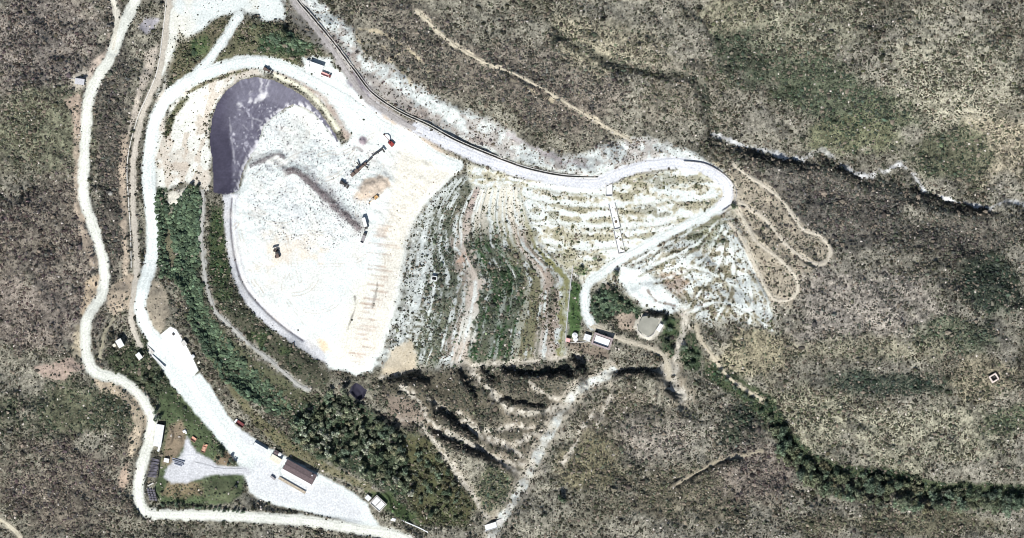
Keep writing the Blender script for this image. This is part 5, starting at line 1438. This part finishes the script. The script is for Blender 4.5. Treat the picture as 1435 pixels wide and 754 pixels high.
# ------------------------------------------------------------------ trees one can tell apart: crown and trunk each
M_LEAF = mat_attr('tree_leaves', 'leaf_colour', .85, (1.2, .7, 1.3), .2)
M_BARK = mat('bark', (.11, .085, .065), .95, 0, 3, .3)
def crown_mesh(seed, kind):
    g = np.random.default_rng(seed)
    n = 620 if kind != 'pine' else 520
    if kind == 'round':
        lobes = [(g.normal(0, .42, 3) * (1, 1, .6) + (0, 0, .95), g.uniform(.38, .68)) for _ in range(9)]
    elif kind == 'pine':
        lobes = [(np.array((math.cos(a) * r, math.sin(a) * r, z)), s) for a, r, z, s in [(g.uniform(0, 6.28), g.uniform(.1, .62), g.uniform(.9, 1.9), g.uniform(.22, .42)) for _ in range(14)]]
    else:
        lobes = [(g.normal(0, .5, 3) * (1, 1, .4) + (0, 0, .7), g.uniform(.25, .5)) for _ in range(11)]
    vs, fs, cs = [], [], []
    hue = {'round': np.array([.105, .138, .092]), 'pine': np.array([.205, .222, .160]), 'bush': np.array([.145, .158, .105])}[kind]
    tone = g.uniform(.7, 1.35); hue = hue * (g.uniform(.9, 1.15), 1, g.uniform(.85, 1.1))
    lc_ = [tone * g.uniform(.6, 1.5) for _ in lobes]
    for k in range(n):
        i = g.integers(0, len(lobes)); c, r = lobes[i]
        d = g.normal(0, 1, 3); d /= np.linalg.norm(d); d[2] = abs(d[2]) * (1 if g.uniform() < .75 else -.5)
        p = c + d * r * g.uniform(.55, 1.05)
        nrm = d + g.normal(0, .5, 3); nrm /= np.linalg.norm(nrm)
        a = np.cross(nrm, g.normal(0, 1, 3)); a /= np.linalg.norm(a); b = np.cross(nrm, a)
        s = g.uniform(.07, .15)
        q = [p + a * s * 1.25, p + b * s * .8 + nrm * s * .25, p - a * s * 1.1, p - b * s * .8 + nrm * s * .1]
        m = len(vs); vs += q; fs.append((m, m + 1, m + 2, m + 3))
        cs += [hue * lc_[i] * g.uniform(.65, 1.4) * (1, g.uniform(.92, 1.06), 1)] * 4
    me_o = np_mesh('crown', np.array(vs), np.array(fs), M_LEAF, np.array(cs), 'leaf_colour')
    me = me_o.data; bpy.data.objects.remove(me_o)
    return me
def trunk_mesh(seed, kind):
    g = random.Random(seed)
    h = 1.5 if kind == 'pine' else .95
    m = MB()
    p = Vector((0, 0, -.2)); q = Vector((g.uniform(-.06, .06), g.uniform(-.06, .06), h))
    m.cyl(p, q, .085, 8, .045)
    for k in range(5):
        a = g.uniform(0, 6.28); s = p.lerp(q, g.uniform(.5, .95))
        m.cyl(s, s + Vector((math.cos(a) * .38, math.sin(a) * .38, g.uniform(.15, .4))), .035, 6, .012)
    o = m.build('trunk', M_BARK); me = o.data; bpy.data.objects.remove(o)
    return me
TM = {k: [(crown_mesh(900 + 17 * j + len(k), k), trunk_mesh(j, k)) for j in range(9)] for k in ('round', 'pine', 'bush')}
def tree(u, v, r, kind, name, label, group, hs=1.0):
    cm, tm_ = random.choice(TM[kind])
    t = thing(name, label, 'tree', at(u, v, -.1), random.uniform(0, 6.28), group)
    t.scale = (r, r * random.uniform(.85, 1.15), r * hs)
    for nm, me in (('trunk', tm_), ('crown', cm)):
        o = bpy.data.objects.new(nm, me); C.objects.link(o); o.parent = t
def grove(poly, step, rr, kinds, name, label, group, hs=1.3, keep=.92):
    d = sdist_poly(poly, 10)
    p = np.array(poly); n = 0; row = 0
    v = p[:, 1].min()
    while v < p[:, 1].max():
        u = p[:, 0].min() + (row % 2) * step / 2
        while u < p[:, 0].max():
            uu, vv = u + random.uniform(-.4, .4) * step, v + random.uniform(-.4, .4) * step
            if samp(d, uu, vv) > 0 and samp(CLEAR, uu, vv) < .5 and random.random() < keep:
                tree(uu, vv, random.uniform(*rr), random.choice(kinds), name, label, group, hs); n += 1
            u += step
        v += step * .87; row += 1
    return n
cnt = 0
cnt += grove([(412,588),(436,570),(452,550),(474,541),(488,552),(503,563),(520,585),(548,598),(570,625),(574,660),(586,698),(562,692),(520,672),(480,655),(440,640),(410,612)], 9.6, (2.0, 4.4), ['pine', 'round', 'pine'], 'pine_tree', 'tree of the dense dark wood between the works yard and the pale gully', 'trees of the dense wood by the yard', 1.15, .80)
cnt += grove([(575,622),(598,614),(622,646),(640,676),(662,712),(648,732),(600,732),(582,700),(576,660)], 11.5, (1.8, 3.0), ['bush', 'round'], 'olive_tree', 'low olive green tree on the slope between the dense wood and the bottom gully', 'low trees on the slope east of the wood', 1.1, .8)
cnt += grove([(1085,598),(1108,610),(1135,645),(1190,664),(1250,670),(1300,684),(1370,690),(1440,694),(1440,716),(1360,714),(1280,712),(1200,704),(1150,692),(1108,662),(1090,638)], 10.0, (2.4, 5.2), ['round', 'round', 'bush'], 'broadleaf_tree', 'tree of the long green ravine crossing the lower right hillside', 'trees of the lower right ravine', 1.2, .88)
for (u, v, r) in [(1044,553,2.2),(1052,560,2.0),(1066,575,2.4),(1072,566,2.0),(1078,586,2.6),(1008,520,2.2),(1018,533,2.0),(1030,543,2.2)]:
    tree(u, v, r, 'round', 'broadleaf_tree', 'dark tree beside the pale ravine path above the long green ravine', 'trees along the ravine path', 1.3); cnt += 1
for (u, v, r) in [(838,416,2.8),(846,424,2.4),(858,413,2.6),(868,424,2.8),(878,432,2.4),(850,438,2.0),(834,432,2.2)]:
    tree(u, v, r, 'round', 'broadleaf_tree', 'dark green tree of the clump north-west of the beige pond', 'trees north-west of the pond', 1.2); cnt += 1
for (u, v, r) in [(930,452,2.2),(938,462,2.4),(934,482,2.6),(940,490,2.2),(958,488,2.8),(966,496,3.0),(970,508,2.6),(962,514,2.4),(976,500,2.2)]:
    tree(u, v, r, 'round', 'broadleaf_tree', 'dark green tree between the pond, the pale fork of tracks and the ravine path', 'trees east of the pond', 1.2); cnt += 1
for (u, v, r) in [(202,531,3.0),(208,536,2.4),(221,533,2.6),(226,528,2.0),(214,540,2.0)]:
    tree(u, v, r, 'round', 'broadleaf_tree', 'dark tree of the clump below the bend of the west road near the weighbridge', 'trees below the west road bend', 1.4); cnt += 1
for (u, v, r) in [(219,578,2.2),(223,585,2.4),(217,589,1.8)]:
    tree(u, v, r, 'round', 'broadleaf_tree', 'dark tree at the north end of the long white depot', 'trees north of the depot', 1.4); cnt += 1
for (u, v, r) in [(307,632,2.0),(312,638,1.8),(322,644,2.2),(327,649,2.2),(306,644,1.4),(319,650,1.4)]:
    tree(u, v, r, 'round', 'garden_tree', 'small dark tree on the grass triangle between orange skips and works yard', 'small trees on the grass triangle', 1.2); cnt += 1
one = [(330,684,1.8,'single small dark tree in the middle of the green meadow by the yard'),(789,699,3.2,'lone big black green tree on the brown hillside east of the rocky stream'),(603,718,3.0,'lone dark round tree on the slope near the white low wall'),
       (396,47,3.0,'largest dark tree on the green knoll north of the ring road'),(406,54,2.4,'smaller dark tree touching the largest tree on the knoll'),(864,381,2.6,'dark shrub tree on the lower side of the slope road'),
       (814,377,2.6,'bright green tree in the angle of the slope road and the capped slope'),(268,262,2.4,'dark tree overhanging the north end of the green strip'),(276,262,2.2,'dark tree at the head of the pale thicket path'),(1028,290,2.6,'green tree inside the fork where hairpin paths leave the eastern bend')]
for u, v, r, lb in one:
    tree(u, v, r, 'round', 'broadleaf_tree', lb, None, 1.3); cnt += 1
for k in range(18):
    u = 228 + k * 6.6 + random.uniform(-1, 1); v = 706.5 + k * .62 + random.uniform(-1, 1)
    tree(u, v, random.uniform(1.0, 1.7), 'round', 'hedge_shrub', 'dark shrub in the hedge line between meadow and lower west road', 'hedge shrubs along the lower road', 1.2)
print('trees', cnt)
